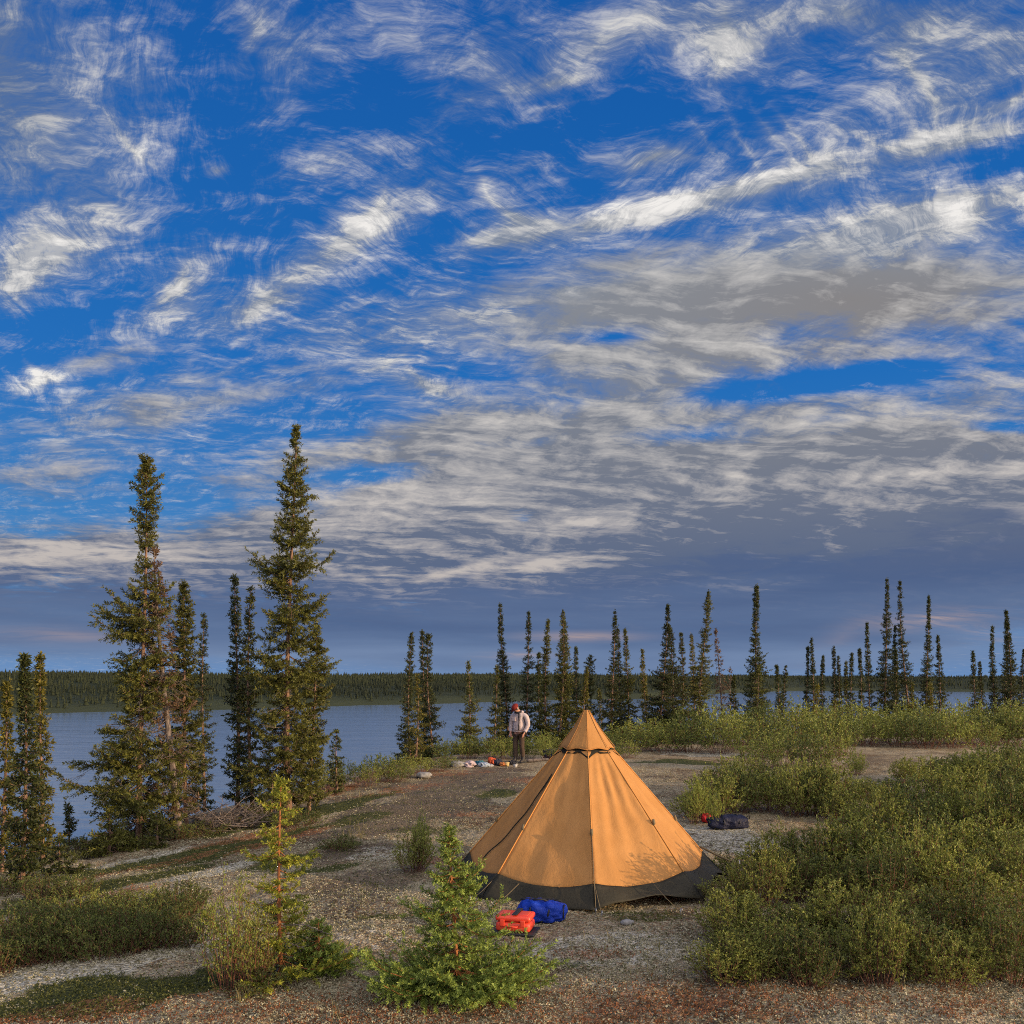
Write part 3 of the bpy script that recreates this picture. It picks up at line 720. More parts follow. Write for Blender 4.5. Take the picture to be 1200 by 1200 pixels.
# ---------------------------------------------------------------- tent, gear, person
def cloth_mat(name, c, c2=None, trans=0.0, wrinkle=None, rough=.8, weave=260, bstr=.25, sheen=0):
    m, g, p, out = new_mat(name)
    tc = g.node('ShaderNodeTexCoord').outputs['Object']
    n = g.noise(tc, 3.0, 4, .6); n2 = g.noise(tc, weave, 2, .5)
    col = g.mix(g.ramp01(n, .3, .7), c, c2 or tuple(k*.86 for k in c))
    col = g.mix(g.mul(g.ramp01(n2, .55, .75), .22), col, tuple(k*.6 for k in c))
    g.put(p.inputs['Base Color'], col); p.inputs['Roughness'].default_value = rough
    p.inputs['Specular IOR Level'].default_value = .2
    h = g.add(g.mul(n, 1.0), g.mul(n2, .06))
    if wrinkle:
        w = g.noise(g.v('MULTIPLY', tc, wrinkle), 1.0, 4, .6, .6); h = g.add(h, w)
    bump(g, p, h, bstr, .05)
    if trans:
        tr = g.node('ShaderNodeBsdfTranslucent'); g.put(tr.inputs[0], tuple(k*.9 for k in c))
        mx = g.node('ShaderNodeMixShader'); mx.inputs[0].default_value = trans
        g.t.links.new(p.outputs[0], mx.inputs[1]); g.t.links.new(tr.outputs[0], mx.inputs[2]); g.t.links.new(mx.outputs[0], out.inputs[0])
    return m
def plain_mat(name, c, rough=.5, metal=0, var=.15, nscale=40):
    m, g, p, out = new_mat(name); n = g.noise(g.node('ShaderNodeTexCoord').outputs['Object'], nscale, 4, .6)
    g.put(p.inputs['Base Color'], g.mix(g.ramp01(n, .3, .7), c, tuple(k*(1-var) for k in c)))
    p.inputs['Roughness'].default_value = rough; p.inputs['Metallic'].default_value = metal
    bump(g, p, n, .15, .003); return m

TX, TY = .92, 11.6
def build_tent():
    z0 = hz(TX, TY)
    root = thing('tipi_tent', 'orange tan cone shaped tipi tent with a dark skirt standing on the lichen', 'tent', (TX, TY, z0), radians(-1.5))
    r = np.random.default_rng(9)
    canvas = cloth_mat('tan_canvas', (.53, .262, .084), (.47, .224, .066), .17, (9, 9, 2.2), .75, 300, .22)
    skirt_m = cloth_mat('dark_skirt', (.032, .030, .020), (.045, .040, .026), .03, (6, 6, 3), .7)
    dark = cloth_mat('dark_mesh', (.020, .019, .013), None, 0, None, .9)
    cord = plain_mat('guy_cord', (.16, .12, .06), .8); peg_m = plain_mat('peg_metal', (.45, .45, .42), .35, .8)
    NODE = [k*pi/4 for k in range(8)]                       # 0 faces the camera, counted towards +x
    RT, ZT = .335, 1.575                                      # top ring of the body
    RB = 1.70
    zb = {0: .235, 1: .275, 2: .32, 3: .34, 4: .32, 5: .32, 6: .29, 7: .245}
    P = lambda th, R, z: np.array([sin(th)*R, -cos(th)*R, z])
    RE = lambda z: RT+(RB-RT)*((ZT-z)/(ZT-.0))*1.0          # straight ridge line down to the ground
    nu, nv = 24, 40
    body = MB(); skirt = MB(); seams = MB()
    for k in range(8):
        t0, t1 = NODE[k], NODE[k]+pi/4; zb0, zb1 = zb[k], zb[(k+1) % 8]
        V = np.zeros((nv+1, nu+1, 3))
        mid = (t0+t1)/2; nrm = np.array([sin(mid), -cos(mid), .75]); nrm /= np.linalg.norm(nrm)
        for i in range(nv+1):
            v = i/nv
            for j in range(nu+1):
                u = j/nu
                zlow = zb0*(1-u)+zb1*u-.075*sin(pi*u)**1.0
                z = ZT+(zlow-ZT)*v
                a = P(t0, RE(z), z); b = P(t1, RE(z), z)
                p = a*(1-u)+b*u
                sag = -.055*sin(pi*u)*sin(pi*min(v*1.05, 1))*(RE(z)/1.5)
                wr = 0.0
                amp = {0: .026, 1: .012, 7: .006}.get(k, .004)
                e = sin(pi*u)**.5
                ph = u*23+v*4*sin(v*3+k)+k*2+3.0*float(vnoise(np.array([u*3+k]), np.array([v*5.0]))[0])
                wr = amp*sin(ph)*e*(.35+.65*float(vnoise(np.array([u*5+k*3]), np.array([v*7.0+k]))[0]))*min(1, v*4)*(1-.5*v)
                wr += .03*(float(vnoise(np.array([u*4+k*7]), np.array([v*6.0+k*5]))[0])-.5)*e
                V[i, j] = p+nrm*(sag+wr)
        ii = np.arange(nv)[:, None]*(nu+1); jj = np.arange(nu)[None]
        Fq = np.stack([ii+jj, ii+nu+1+jj, ii+nu+2+jj, ii+jj+1], -1).reshape(-1, 4)
        body.add(V, Fq)
        # skirt: dark flap from the canvas hem to the ground, lifted on the right front side
        lift = {0: .10, 1: .16, 7: .0}.get(k, .0); ms = 7
        S = np.zeros((ms+1, nu+1, 3))
        for i in range(ms+1):
            w = i/ms
            for j in range(nu+1):
                u = j/nu
                top = V[nv, j]-nrm*.004+np.array([0, 0, .012])
                zg = .005+lift*sin(pi*u)**.8*(1.0)+.01*sin(u*14+k)
                rad = (RE(0)+.04)*(1-.055*sin(pi*u))
                th = t0+(t1-t0)*u; ca = P(t0, RE(0)+.04, zg); cb = P(t1, RE(0)+.04, zg)
                bot = ca*(1-u)+cb*u
                S[i, j] = top*(1-w)+bot*w+nrm*(.02*sin(w*pi)*sin(u*9+k*3))
        ii = np.arange(ms)[:, None]*(nu+1)
        skirt.add(S, np.stack([ii+jj, ii+nu+1+jj, ii+nu+2+jj, ii+jj+1], -1).reshape(-1, 4))
        seams.tube([P(t0, RE(z)+.006, z) for z in np.linspace(ZT, zb0+.005, 20)], .007, 5)
    o = link('canvas', body.mesh('canvas', True), canvas, root)
    s = link('skirt', skirt.mesh('skirt', True), skirt_m, root)
    link('seam', seams.mesh('seam', True), cloth_mat('seam_tape', (.60, .27, .07)), root)
    for ob in (o, s):
        md = ob.modifiers.new('thickness', 'SOLIDIFY'); md.thickness = .003; md.offset = 0
    # dark vent band under the smoke cap, dipping at each ridge
    band = MB(); n = 96; V = []
    for j in range(n):
        th = 2*pi*j/n; kk = th/(pi/4); f = abs(kk-round(kk))*2      # 0 at ridges, 1 mid panel
        dip = .075*(1-f)**1.6 if int(round(kk)) % 8 in (0, 2, 4, 6) else .02
        rr = lambda z: RE(z)+.012
        octo = cos(pi/8)/cos((th % (pi/4))-pi/8)
        V += [P(th, .215*octo, 1.65), P(th, (RE(1.568-dip)+.012)*octo, 1.568-dip)]
    idx = np.arange(n); nx = (idx+1) % n
    band.add(V, np.stack([idx*2, idx*2+1, nx*2+1, nx*2], 1))
    ob = link('vent_band', band.mesh('vent_band', True), dark, root); md = ob.modifiers.new('thickness', 'SOLIDIFY'); md.thickness = .004; md.offset = 0
    # smoke cap
    cap = MB(); prof = [(2.085, .012), (2.06, .028), (2.0, .065), (1.92, .112), (1.84, .162), (1.77, .216), (1.70, .272), (1.645, .316), (1.612, .342)]
    n = 64; V = []
    for zi, (z, R) in enumerate(prof):
        for j in range(n):
            th = 2*pi*j/n; octo = cos(pi/8)/cos((th % (pi/4))-pi/8); q = zi/(len(prof)-1)
            R_ = R*(1+(octo-1)*1.2)*(1+.012*q*sin(th*7+zi)+.015*q*(r.random()-.5))
            dz = -.02*q**3*(.5+.5*cos(th*8))
            V.append(P(th, R_, z+dz))
    i = np.arange(len(prof)-1)[:, None]*n; j = np.arange(n)[None]; k = (j+1) % n
    cap.add(V, np.stack([i+j, i+n+j, i+n+k, i+k], -1).reshape(-1, 4))
    ob = link('smoke_cap', cap.mesh('smoke_cap', True), canvas, root); md = ob.modifiers.new('thickness', 'SOLIDIFY'); md.thickness = .004
    hem = MB(); R, z = prof[-1][1], prof[-1][0]
    hem.tube([P(2*pi*j/64, R*(1+(cos(pi/8)/cos(((2*pi*j/64) % (pi/4))-pi/8)-1)*1.2)+.003, z-.02*(.5+.5*cos(16*pi*j/64))) for j in range(65)], .006, 5)
    link('cap_hem', hem.mesh('cap_hem', True), cloth_mat('hem_tape', (.50, .22, .06)), root)
    cs = MB()
    for kq in range(8):
        cs.tube([P(NODE[kq], R*1.0*(1+(1/cos(pi/8)*cos(pi/8)-1))+.004, z) for z, R in [(a, b*(1+(cos(pi/8)/cos(pi/8)-1))) for a, b in prof[1:]]], .004, 4)
    link('cap_seam', cs.mesh('cap_seam', True), canvas, root)
    tip = MB(); tip.tube([P(0, 0, 2.05), P(0, 0, 2.10)], [.03, .014], 8); link('pole_tip', tip.mesh('pole_tip', True), dark, root)
    # door zip on the left front panel, with a flap of dark cover at its head
    def panel_pt(k, u, z, off=.012):
        t0 = NODE[k]; a = P(t0, RE(z), z); b = P(t0+pi/4, RE(z), z); mid = t0+pi/8
        nrm = np.array([sin(mid), -cos(mid), .75]); nrm /= np.linalg.norm(nrm); v = (ZT-z)/(ZT-.3)
        return a*(1-u)+b*u+nrm*(off-.055*sin(pi*u)*sin(pi*min(v*1.05, 1))*(RE(z)/1.5)), nrm
    zp = MB(); VV = []; zs = np.linspace(1.30, .30, 40)
    for i, z in enumerate(zs):
        q = i/39; u = .86-.40*q+.018*sin(q*19)
        w = .012+.020*exp(-((q-.13)/.09)**2)
        p, nrm = panel_pt(6, u, z, .016); p2, _ = panel_pt(6, u+.02, z, .016); tn = unit(p2-p)
        VV += [p-tn*w*.5-nrm*.01, p+nrm*.004, p+tn*w*.5-nrm*.01]
    idx = np.arange(39)*3
    zp.add(VV, np.vstack([np.stack([idx, idx+3, idx+4, idx+1], 1), np.stack([idx+1, idx+4, idx+5, idx+2], 1)]))
    link('door_zip', zp.mesh('door_zip'), dark, root)
    # guy tabs, lines and pegs
    def tab(k, z):
        t_ = MB(); p = P(NODE[k], RE(z)+.01, z); q = np.array([sin(NODE[k]), -cos(NODE[k]), 0])
        t_.tube([p+[0, 0, .045], p+q*.012, p+[0, 0, -.045]], [.014, .018, .010], 5)
        link('guy_tab', t_.mesh('guy_tab', True), cord, root); return p
    for k, z in ((7, .72), (1, .78), (0, .72), (6, .7), (2, .72)): tab(k, z)
    def line(a, b, rad=.0045, name='guy_line'):
        L = MB(); a, b = np.array(a), np.array(b); m = (a+b)/2+[0, 0, -.01]
        L.tube([a, m, b], rad, 4); link(name, L.mesh(name, True), cord, root)
        k = MB(); d = unit(b-a)
        k.tube([b+[0, 0, .05], b+[0, 0, -.06]], [.006, .004], 6); k.tube([b+[0, 0, .05], b+[0, 0, .05]+d*.025, b+[0, 0, .03]+d*.03], .005, 5)
        link('tent_peg', k.mesh('tent_peg', True), peg_m, root)
    line(P(0, RE(.72)+.02, .72), P(0, 1.86, .02)); line(P(0, RE(.25)+.02, .27), P(.03, 1.92, .01), .004)
    line(P(pi/2, RE(.36)+.01, .38), P(pi/2, 1.88, .16), .012); line(P(pi/4, RE(.12)+.02, .16), P(pi/4+.05, 2.0, .02), .006)
    line(P(.42, RE(.18)+.02, .24), P(.46, 2.0, .01)); line(P(-pi/4, RE(.2)+.02, .2), P(-pi/4, 1.9, .01)); line(P(-pi/2, RE(.3), .3), P(-pi/2, 1.9, .02), .006)
    line(P(-.55, RE(.2)+.02, .2), P(-.6, 1.9, .01))
    # one pole in the middle keeps it up
    pl = MB(); pl.tube([(0, 0, 0), (0, 0, 2.05)], .016, 10); link('pole', pl.mesh('pole', True), peg_m, root)
    return root

def bm_mesh(name, fn, smooth=True):
    bm = bmesh.new(); fn(bm); me = bpy.data.meshes.new(name); bm.to_mesh(me); bm.free()
    if smooth:
        me.polygons.foreach_set('use_smooth', np.ones(len(me.polygons), bool))
    return me
def rbox(bm, size, loc=(0, 0, 0), bev=.02, rz=0, seg=3, rot=None):
    ret = bmesh.ops.create_cube(bm, size=1); vs = ret['verts']
    bmesh.ops.scale(bm, vec=size, verts=vs)
    es = list({e for v in vs for e in v.link_edges})
    rb = bmesh.ops.bevel(bm, geom=es, offset=bev, segments=seg, profile=.6, affect='EDGES')
    vs2 = list({v for f in rb['faces'] for v in f.verts} | set(v for v in vs if v.is_valid))
    M = (rot if rot is not None else Matrix.Rotation(rz, 4, 'Z'))
    bmesh.ops.transform(bm, matrix=Matrix.Translation(loc) @ M, verts=vs2)

def build_case():
    c = ground_px(604, 1093)
    c.x += 0; root = thing('equipment_case', 'orange red hard case with a dark strap on a black pad before the tent', 'case', c, radians(-14))
    red = plain_mat('red_plastic', (.82, .075, .035), .38); blk = plain_mat('black_rubber', (.018, .018, .02), .6)
    W, D, H = .34, .24, .155
    def body(bm): rbox(bm, (W, D, H*.58), (0, 0, .03+H*.29), .032)
    def lid(bm):
        rbox(bm, (W+.008, D+.008, H*.38), (0, 0, .036+H*.58+H*.19), .028)
        for x in (-.09, .09): rbox(bm, (.10, D*.62, .012), (x, 0, .036+H*.96), .005)
    def pad(bm): rbox(bm, (W+.07, D+.06, .028), (.01, 0, .012), .012)
    b = link('case_body', bm_mesh('case_body', body), red, root); link('lid', bm_mesh('lid', lid), red, root); link('pad', bm_mesh('pad', pad), blk, root)
    for x in (-.10, .10):
        link('latch', bm_mesh('latch', lambda bm: rbox(bm, (.045, .016, .06), (x, -D/2-.010, .03+H*.56), .005)), red, root)
    h = MB(); h.tube([(-.05, -D/2, .03+H*.36), (-.05, -D/2-.028, .03+H*.36), (.05, -D/2-.028, .03+H*.36), (.05, -D/2, .03+H*.36)], .008, 8)
    link('handle', h.mesh('handle', True), red, root)
    def strap(bm):
        rbox(bm, (.05, D+.02, .008), (.02, 0, .045+H), .003); rbox(bm, (.05, .008, .07), (.02, D/2+.012, .01+H), .003)
    link('strap', bm_mesh('strap', strap), blk, root)
def lumpy(name, rx, ry, rz_, seed, amp=.12, sub=4, sq=2.6, flat=.0):
    """a soft stuffed shape: superellipsoid with folds"""
    bm = bmesh.new(); bmesh.ops.create_icosphere(bm, subdivisions=sub, radius=1)
    r = np.random.default_rng(seed); o = r.random(3)*20
    V = np.array([v.co[:] for v in bm.verts]); n = V/np.linalg.norm(V, axis=1, keepdims=True)
    s = (np.abs(n)**sq).sum(1)**(-1/sq)
    f = 1+amp*(fbm(n[:, 0]*2.2+o[0]+n[:, 2], n[:, 1]*2.2+o[1]-n[:, 2]*1.7, 4)-.5)*2
    f += amp*.35*np.sin(n[:, 0]*13+o[2]+5*fbm(n[:, 1]*2+o[0], n[:, 2]*2+o[1], 2))
    W = n*(s*f)[:, None]*[rx, ry, rz_]
    W[:, 2] = np.maximum(W[:, 2], -rz_*.8)+rz_*.8
    for v, w in zip(bm.verts, W): v.co = w
    me = bpy.data.meshes.new(name); bm.to_mesh(me); bm.free(); me.polygons.foreach_set('use_smooth', np.ones(len(me.polygons), bool))
    return me
def build_bags():
    blk = plain_mat('black_webbing', (.016, .016, .02), .6)
    c = ground_px(634, 1079)
    root = thing('duffel_bag', 'royal blue duffel bag with black straps lying against the tent skirt', 'bag', c, radians(-10))
    blue = cloth_mat('blue_nylon', (.012, .050, .42), (.010, .038, .32), 0, (14, 14, 14), .42, 300, .7)
    link('bag_body', lumpy('bag_body', .240, .14, .118, 4, .16, 5, 3.0), blue, root)
    for x in (-.10, .09):
        st = MB(); a = np.linspace(-.1, pi+.1, 20); st.tube([(x+.01*sin(q*3), -cos(q)*.149, .090+sin(q)*.118) for q in a], .011, 4)
        link('strap', st.mesh('strap', True), blk, root)
    hd = MB(); hd.tube([(-.10, -.06, .200), (-.05, -.09, .230), (.04, -.09, .230), (.09, -.06, .200)], .011, 6); link('handle', hd.mesh('handle', True), blk, root)
    zz = MB(); zz.tube([(q, .01*sin(q*20), (.212-.25*q*q)) for q in np.linspace(-.21, .21, 16)], .009, 4); link('zip', zz.mesh('zip', True), blk, root)
    ed = MB(); a = np.linspace(0, 2*pi, 24); ed.tube([(.238, cos(q)*.080, .095+sin(q)*.065) for q in a], .007, 4); link('end_piping', ed.mesh('end_piping', True), blk, root)
    # dark pack beside the shrubs behind the tent
    c = ground_px(853, 971)
    root = thing('pack_bag', 'dark navy pack lying by the shrubs to the right of the tent', 'bag', c, radians(8))
    navy = cloth_mat('navy_nylon', (.012, .014, .035), None, 0, (12, 12, 12), .5, 300, .6)
    link('bag_body', lumpy('bag_body', .34, .16, .125, 7, .14, 5, 2.8), navy, root)
    for x in (-.12, .14):
        st = MB(); a = np.linspace(0, pi, 16); st.tube([(x, -cos(q)*.165, .09+sin(q)*.128) for q in a], .012, 4); link('strap', st.mesh('strap', True), blk, root)
    lp = MB(); lp.tube([(.30, 0, .15), (.36, -.02, .22), (.37, .01, .15)], .01, 5); link('grab_loop', lp.mesh('grab_loop', True), blk, root)
    c = ground_px(829, 964)
    root = thing('rolled_jacket', 'small crumpled red cloth beside the dark pack at the tent edge', 'cloth', c, .4)
    link('cloth_body', lumpy('cloth_body', .10, .10, .085, 12, .25, 4, 2.2), cloth_mat('red_nylon', (.55, .03, .03), None, 0, (12, 12, 12), .5), root)
    ck = MB(); ck.tube([(.05*cos(q), .06*sin(q), .10+.01*sin(3*q)) for q in np.linspace(0, 6, 16)], .006, 4); link('cord', ck.mesh('cord', True), blk, root)
    # heap of camp gear at the person's feet
    items = [  # px, base, halfwidth px, height px, colour, label, kind
        (551, 899, 9, 8, (.46, .36, .36), 'pale pink stuff sack at the left end of the gear heap', 'stuff_sack', 1),
        (562, 897, 6, 6, (.03, .13, .17), 'dark teal pouch between the pink sack and the white sack', 'pouch', 2),
        (567, 899, 7, 6, (.32, .37, .44), 'pale blue white bag in the middle of the gear heap', 'stuff_sack', 3),
        (577, 896, 6, 9, (.52, .09, .03), 'bright orange red sack, tallest item of the gear heap', 'stuff_sack', 4),
        (584, 897, 5, 8, (.03, .03, .045), 'black bundle in the gear heap behind the orange brown pouch', 'bundle', 5),
        (589, 898, 5, 5, (.45, .16, .05), 'orange brown pouch in the gear heap', 'pouch', 6),
        (594, 898, 3, 4, (.52, .38, .16), 'small cream yellow tub at the right end of the gear heap', 'tub', 7),
        (600, 896, 5, 5, (.025, .025, .03), "black shoe bag by the person's boot", 'pouch', 8),
        (604, 899, 2.5, 3, (.45, .44, .42), 'small white cup standing left of the boots', 'cup', 9),
        (574, 899, 4, 4, (.36, .35, .34), 'small grey white pouch at the front of the gear heap', 'pouch', 10)]
    for px, by, hw, hh, colr, label, nm, sd in items:
        c = ground_px(px, by); s = F/c.y
        root = thing(nm, label, nm.replace('_', ' '), c, sd*1.3, 'camp gear heaped by the person')
        m = cloth_mat('gear_cloth', colr, None, 0, (10, 10, 10), .55, 200, .6)
        if nm in ('tub', 'cup'):
            b = MB(); R_ = hw/s; b.tube([(0, 0, 0), (0, 0, hh/s)], [R_*.8, R_], 14); link('body', b.mesh('body', True), m, root)
            l = MB(); l.tube([(0, 0, hh/s), (0, 0, hh/s+.015)], [R_*1.06, R_*1.03], 14); link('lid', l.mesh('lid', True), m, root)
        else:
            link('body', lumpy('body', hw/s, hw/s*.7, hh/s*.50, sd, .42, 4, 2.2), m, root)
            ck = MB(); R_ = hw/s*.25
            ck.tube([(hw/s*.75+.01*sin(4*q), R_*cos(q), hh/s*.6+R_*sin(q)) for q in np.linspace(0, 6.3, 14)], .007, 4); link('cord', ck.mesh('cord', True), blk, root)
    c = ground_px(643, 889)
    root = thing('backpack', 'dark blue pack lying behind the left edge of the tent cap', 'bag', c, .5)
    link('bag_body', lumpy('bag_body', .17, .2, .16, 21, .14, 4, 2.8), cloth_mat('blue_pack', (.02, .035, .10), None, 0, (12, 12, 12), .5), root)
    st = MB(); a = np.linspace(0, pi, 14); st.tube([(0, -cos(q)*.2, .12+sin(q)*.15) for q in a], .014, 4); link('strap', st.mesh('strap', True), blk, root)
    c = ground_px(630, 893)
    lg = MB(); zz = [(q, .02*sin(q*9), .06+.015*sin(q*5)) for q in np.linspace(-.32, .32, 9)]; lg.tube(zz, [.05, .055, .05, .052, .048, .05, .045, .04, .035], 9); lg.tube([(.1, 0, .08), (.16, -.03, .17)], [.02, .012], 6)
    o = link('log', lg.mesh('log', True), MT['grey_wood'], None, c); tag(o, 'short grey driftwood log lying right of the person', 'log')
    for px, py, sx, lab in ((535, 899, .16, 'low grey boulder at the far left of the gear heap'), (497, 912, .14, 'grey boulder on the rim of the ridge left of the gear'), (404, 921, .17, 'flat grey boulder on the ridge rim right of the tall spruce'), (735, 1084, .05, 'small pale stone in front of the tent skirt')):
        c = ground_px(px, py); o = link('boulder', lumpy('boulder', sx*1.3, sx, sx*.6, px, .22, 3, 2.2), plain_mat('stone', (.30, .29, .27), .9, 0, .4, 14), None, c); tag(o, lab, 'rock')

# ---- the person
def skin_mesh(name, pts, edges, rads, sub=2, parent=None, mat=None):
    me = bpy.data.meshes.new(name); me.from_pydata([tuple(p) for p in pts], edges, []); me.update()
    o = bpy.data.objects.new(name, me); COL.objects.link(o)
    md = o.modifiers.new('skin', 'SKIN'); md.use_smooth_shade = True; md.branch_smoothing = .6
    for i, rd in enumerate(rads):
        sv = me.skin_vertices[0].data[i]; sv.radius = rd if hasattr(rd, '__len__') else (rd, rd); sv.use_root = (i == 0)
    sm = o.modifiers.new('sub', 'SUBSURF'); sm.levels = sub; sm.render_levels = sub
    dg = bpy.context.evaluated_depsgraph_get(); dg.update()
    m2 = bpy.data.meshes.new_from_object(o.evaluated_get(dg)); m2.name = name
    bpy.data.objects.remove(o); bpy.data.meshes.remove(me)
    m2.polygons.foreach_set('use_smooth', np.ones(len(m2.polygons), bool))
    m2.materials.clear()
    return link(name, m2, mat, parent)
def bow(me, ang=radians(30), piv=Vector((0, -.03, 1.50))):
    M = Matrix.Translation(piv) @ Matrix.Rotation(ang, 4, 'X') @ Matrix.Rotation(radians(-14), 4, 'Z') @ Matrix.Translation(-piv)
    for v in me.vertices:
        w = min(1, max(0, (v.co.z-1.47)/.07)); w = w*w*(3-2*w)
        if w > 0 and abs(v.co.x) < .2: v.co = v.co.lerp(M @ v.co, w)
def build_person():
    c = ground_px(608, 894)
    s = F/c.y
    root = thing('person', 'person in pale jacket and red cap standing with bowed head by the heaped gear', 'person', c, radians(-34))
    # local frame: faces -y, own left is +x.   turned to the camera's left
    skin = plain_mat('skin', (.50, .24, .16), .6, 0, .1, 60)
    jac = cloth_mat('pale_jacket', (.52, .42, .39), (.44, .35, .33), .0, (9, 9, 5), .8, 200, .6)
    tro = cloth_mat('brown_trousers', (.085, .055, .036), (.055, .036, .026), 0, (14, 14, 5), .85, 200, .6)
    boot = plain_mat('dark_boots', (.035, .028, .022), .6); capm = cloth_mat('red_cap', (.20, .022, .016), None, 0, None, .8)
    darkc = cloth_mat('dark_collar', (.025, .025, .028), None, 0, None, .8); hair = plain_mat('grey_hair', (.20, .17, .15), .8)
    pel = (0, 0, .93)
    pts = [pel, (0, .005, 1.08), (0, .015, 1.25), (0, .02, 1.40), (0, .0, 1.47), (0, -.05, 1.535), (0, -.085, 1.60), (0, -.10, 1.675), (0, -.105, 1.715)]
    rads = [(.155, .115), (.145, .11), (.165, .115), (.16, .10), (.075, .07), (.062, .065), (.068, .082), (.076, .092), (.05, .06)]
    edges = [(i, i+1) for i in range(8)]
    def chain(start, P_, R_):
        i0 = start
        for p, rr in zip(P_, R_):
            pts.append(p); rads.append(rr); edges.append((i0, len(pts)-1)); i0 = len(pts)-1
        return i0
    ends = {}
    for sg in (-1, 1):
        chain(0, [(sg*.09, 0, .86), (sg*.105, -.01+sg*.01, .52), (sg*.11, .02+sg*.03, .12), (sg*.12, -.02+sg*.03, .055), (sg*.135, -.14+sg*.03, .04)],
              [.085, .060, .048, (.045, .05), (.042, .032)])
        w = chain(3, [(sg*.165, .015, 1.395), (sg*.235, .03, 1.36), (sg*.285, .045, 1.10), (sg*.245, -.06, .90)], [.07, .058, .045, .034])
        pw = np.array(pts[w]); d = unit(np.array([-sg*.35, -.25, -1.0]))
        palm = pw+d*.05; pts.append(tuple(palm)); rads.append((.040, .022)); edges.append((w, len(pts)-1)); pi_ = len(pts)-1
        pt = palm+d*.045; pts.append(tuple(pt)); rads.append((.036, .018)); edges.append((pi_, len(pts)-1)); ki = len(pts)-1
        ax = unit(np.array([.25*sg, -1.0, .1]))
        for f, (off, L) in enumerate(((-.03, .060), (-.010, .078), (.010, .072), (.028, .055))):
            a = pt+ax*-off+d*.012; b = a+d*L*.55; e = b+unit(d+np.array([-sg*.7, 0, 0]))*L*.45
            chain(ki, [tuple(a), tuple(b), tuple(e)], [.0095, .009, .0075])
        a = palm+ax*.038; chain(pi_, [tuple(a), tuple(a+unit(ax+d)*.045), tuple(a+unit(ax*.4+d)*.07)], [.012, .011, .009])
    body = skin_mesh('body', pts, edges, rads, 2, root, skin)
    # nose, ears, brow shaped into the head by its own mesh pieces is too fine here: add them on the body mesh
    bm = bmesh.new(); bm.from_mesh(body.data)
    H = Vector((0, -.10, 1.655))
    for v in bm.verts:
        l = v.co-H
        if l.length < .16 and v.co.z > 1.57:
            if l.y < -.05: # face side
                v.co.y -= .022*exp(-((l.x/.018)**2)-(((l.z+.012)/.028)**2))      # nose
                v.co.y += .010*(exp(-(((abs(l.x)-.032)/.016)**2)-(((l.z-.012)/.014)**2)))   # eye sockets
                v.co.y -= .006*exp(-((l.x/.03)**2)-(((l.z+.055)/.012)**2))
    bm.to_mesh(body.data); bm.free()
    for sg in (-1, 1):
        link('ear', bm_mesh('ear', lambda b: (bmesh.ops.create_icosphere(b, subdivisions=2, radius=1), bmesh.ops.scale(b, vec=(.014, .022, .034), verts=b.verts), bmesh.ops.translate(b, vec=(sg*.083, -.088, 1.655), verts=b.verts))), skin, root)
        link('eye', bm_mesh('eye', lambda b: (bmesh.ops.create_icosphere(b, subdivisions=2, radius=.010), bmesh.ops.translate(b, vec=(sg*.032, -.176, 1.667), verts=b.verts))), darkc, root)
    def mouth(b): rbox(b, (.042, .012, .008), (0, -.178, 1.598), .003)
    link('mouth', bm_mesh('mouth', mouth), plain_mat('lips', (.30, .10, .08), .6), root)
    bow(body.data)
    for o_ in list(root.children):
        if o_ is not body: bow(o_.data)
    # jacket: torso and sleeves
    jp = [(0, .0, .985), (0, -.005, 1.10), (0, .01, 1.26), (0, .018, 1.40), (0, .0, 1.49)]
    jr = [(.188, .150), (.196, .158), (.198, .150), (.180, .118), (.095, .095)]
    je = [(i, i+1) for i in range(4)]
    base = [0]; jp.insert(0, (0, 0, .93)); jr.insert(0, (.180, .142)); je = [(i, i+1) for i in range(5)]
    for sg in (-1, 1):
        st = 4; i0 = st
        for p, rr in zip([(sg*.17, .018, 1.40), (sg*.250, .03, 1.35), (sg*.295, .05, 1.11), (sg*.262, -.035, .945), (sg*.250, -.055, .915)], [.088, .082, .070, .056, .050]):
            jp.append(p); jr.append(rr); je.append((i0, len(jp)-1)); i0 = len(jp)-1
    skin_mesh('jacket', jp, je, jr, 2, root, jac)
    # hood rolled at the nape, dark collar, front zip, pocket flap, hem band
    hd = MB(); a = np.linspace(-pi*.05, pi*1.05, 20); hd.tube([(cos(q)*.115, -.01+sin(q)*.105, 1.475+.02*sin(q)) for q in a], [.038]*20, 8)
    link('hood', hd.mesh('hood', True), jac, root)
    cl = MB(); a = np.linspace(0, 2*pi, 28); cl.tube([(cos(q)*.088, -.035+sin(q)*.085, 1.49+.025*sin(q)) for q in a], .024, 8); link('collar', cl.mesh('collar', True), darkc, root)
    zp = MB(); zp.tube([(.075, -.095, 1.46), (.10, -.150, 1.38), (.115, -.165, 1.25), (.115, -.172, 1.10), (.105, -.160, .95)], .019, 5); link('zip_flap', zp.mesh('zip_flap', True), darkc, root)
    hb = MB(); a = np.linspace(0, 2*pi, 32); hb.tube([(cos(q)*.178, sin(q)*.142, .925) for q in a], .018, 6); link('hem_band', hb.mesh('hem_band', True), jac, root)
    def pocket(b): rbox(b, (.12, .03, .13), (-.07, -.160, 1.28), .012)
    link('pocket', bm_mesh('pocket', pocket), jac, root)
    for sg in (-1, 1):
        q = MB(); q.tube([(sg*.262, -.03, .955), (sg*.247, -.062, .905)], [.056, .052], 10); link('cuff', q.mesh('cuff', True), jac, root)
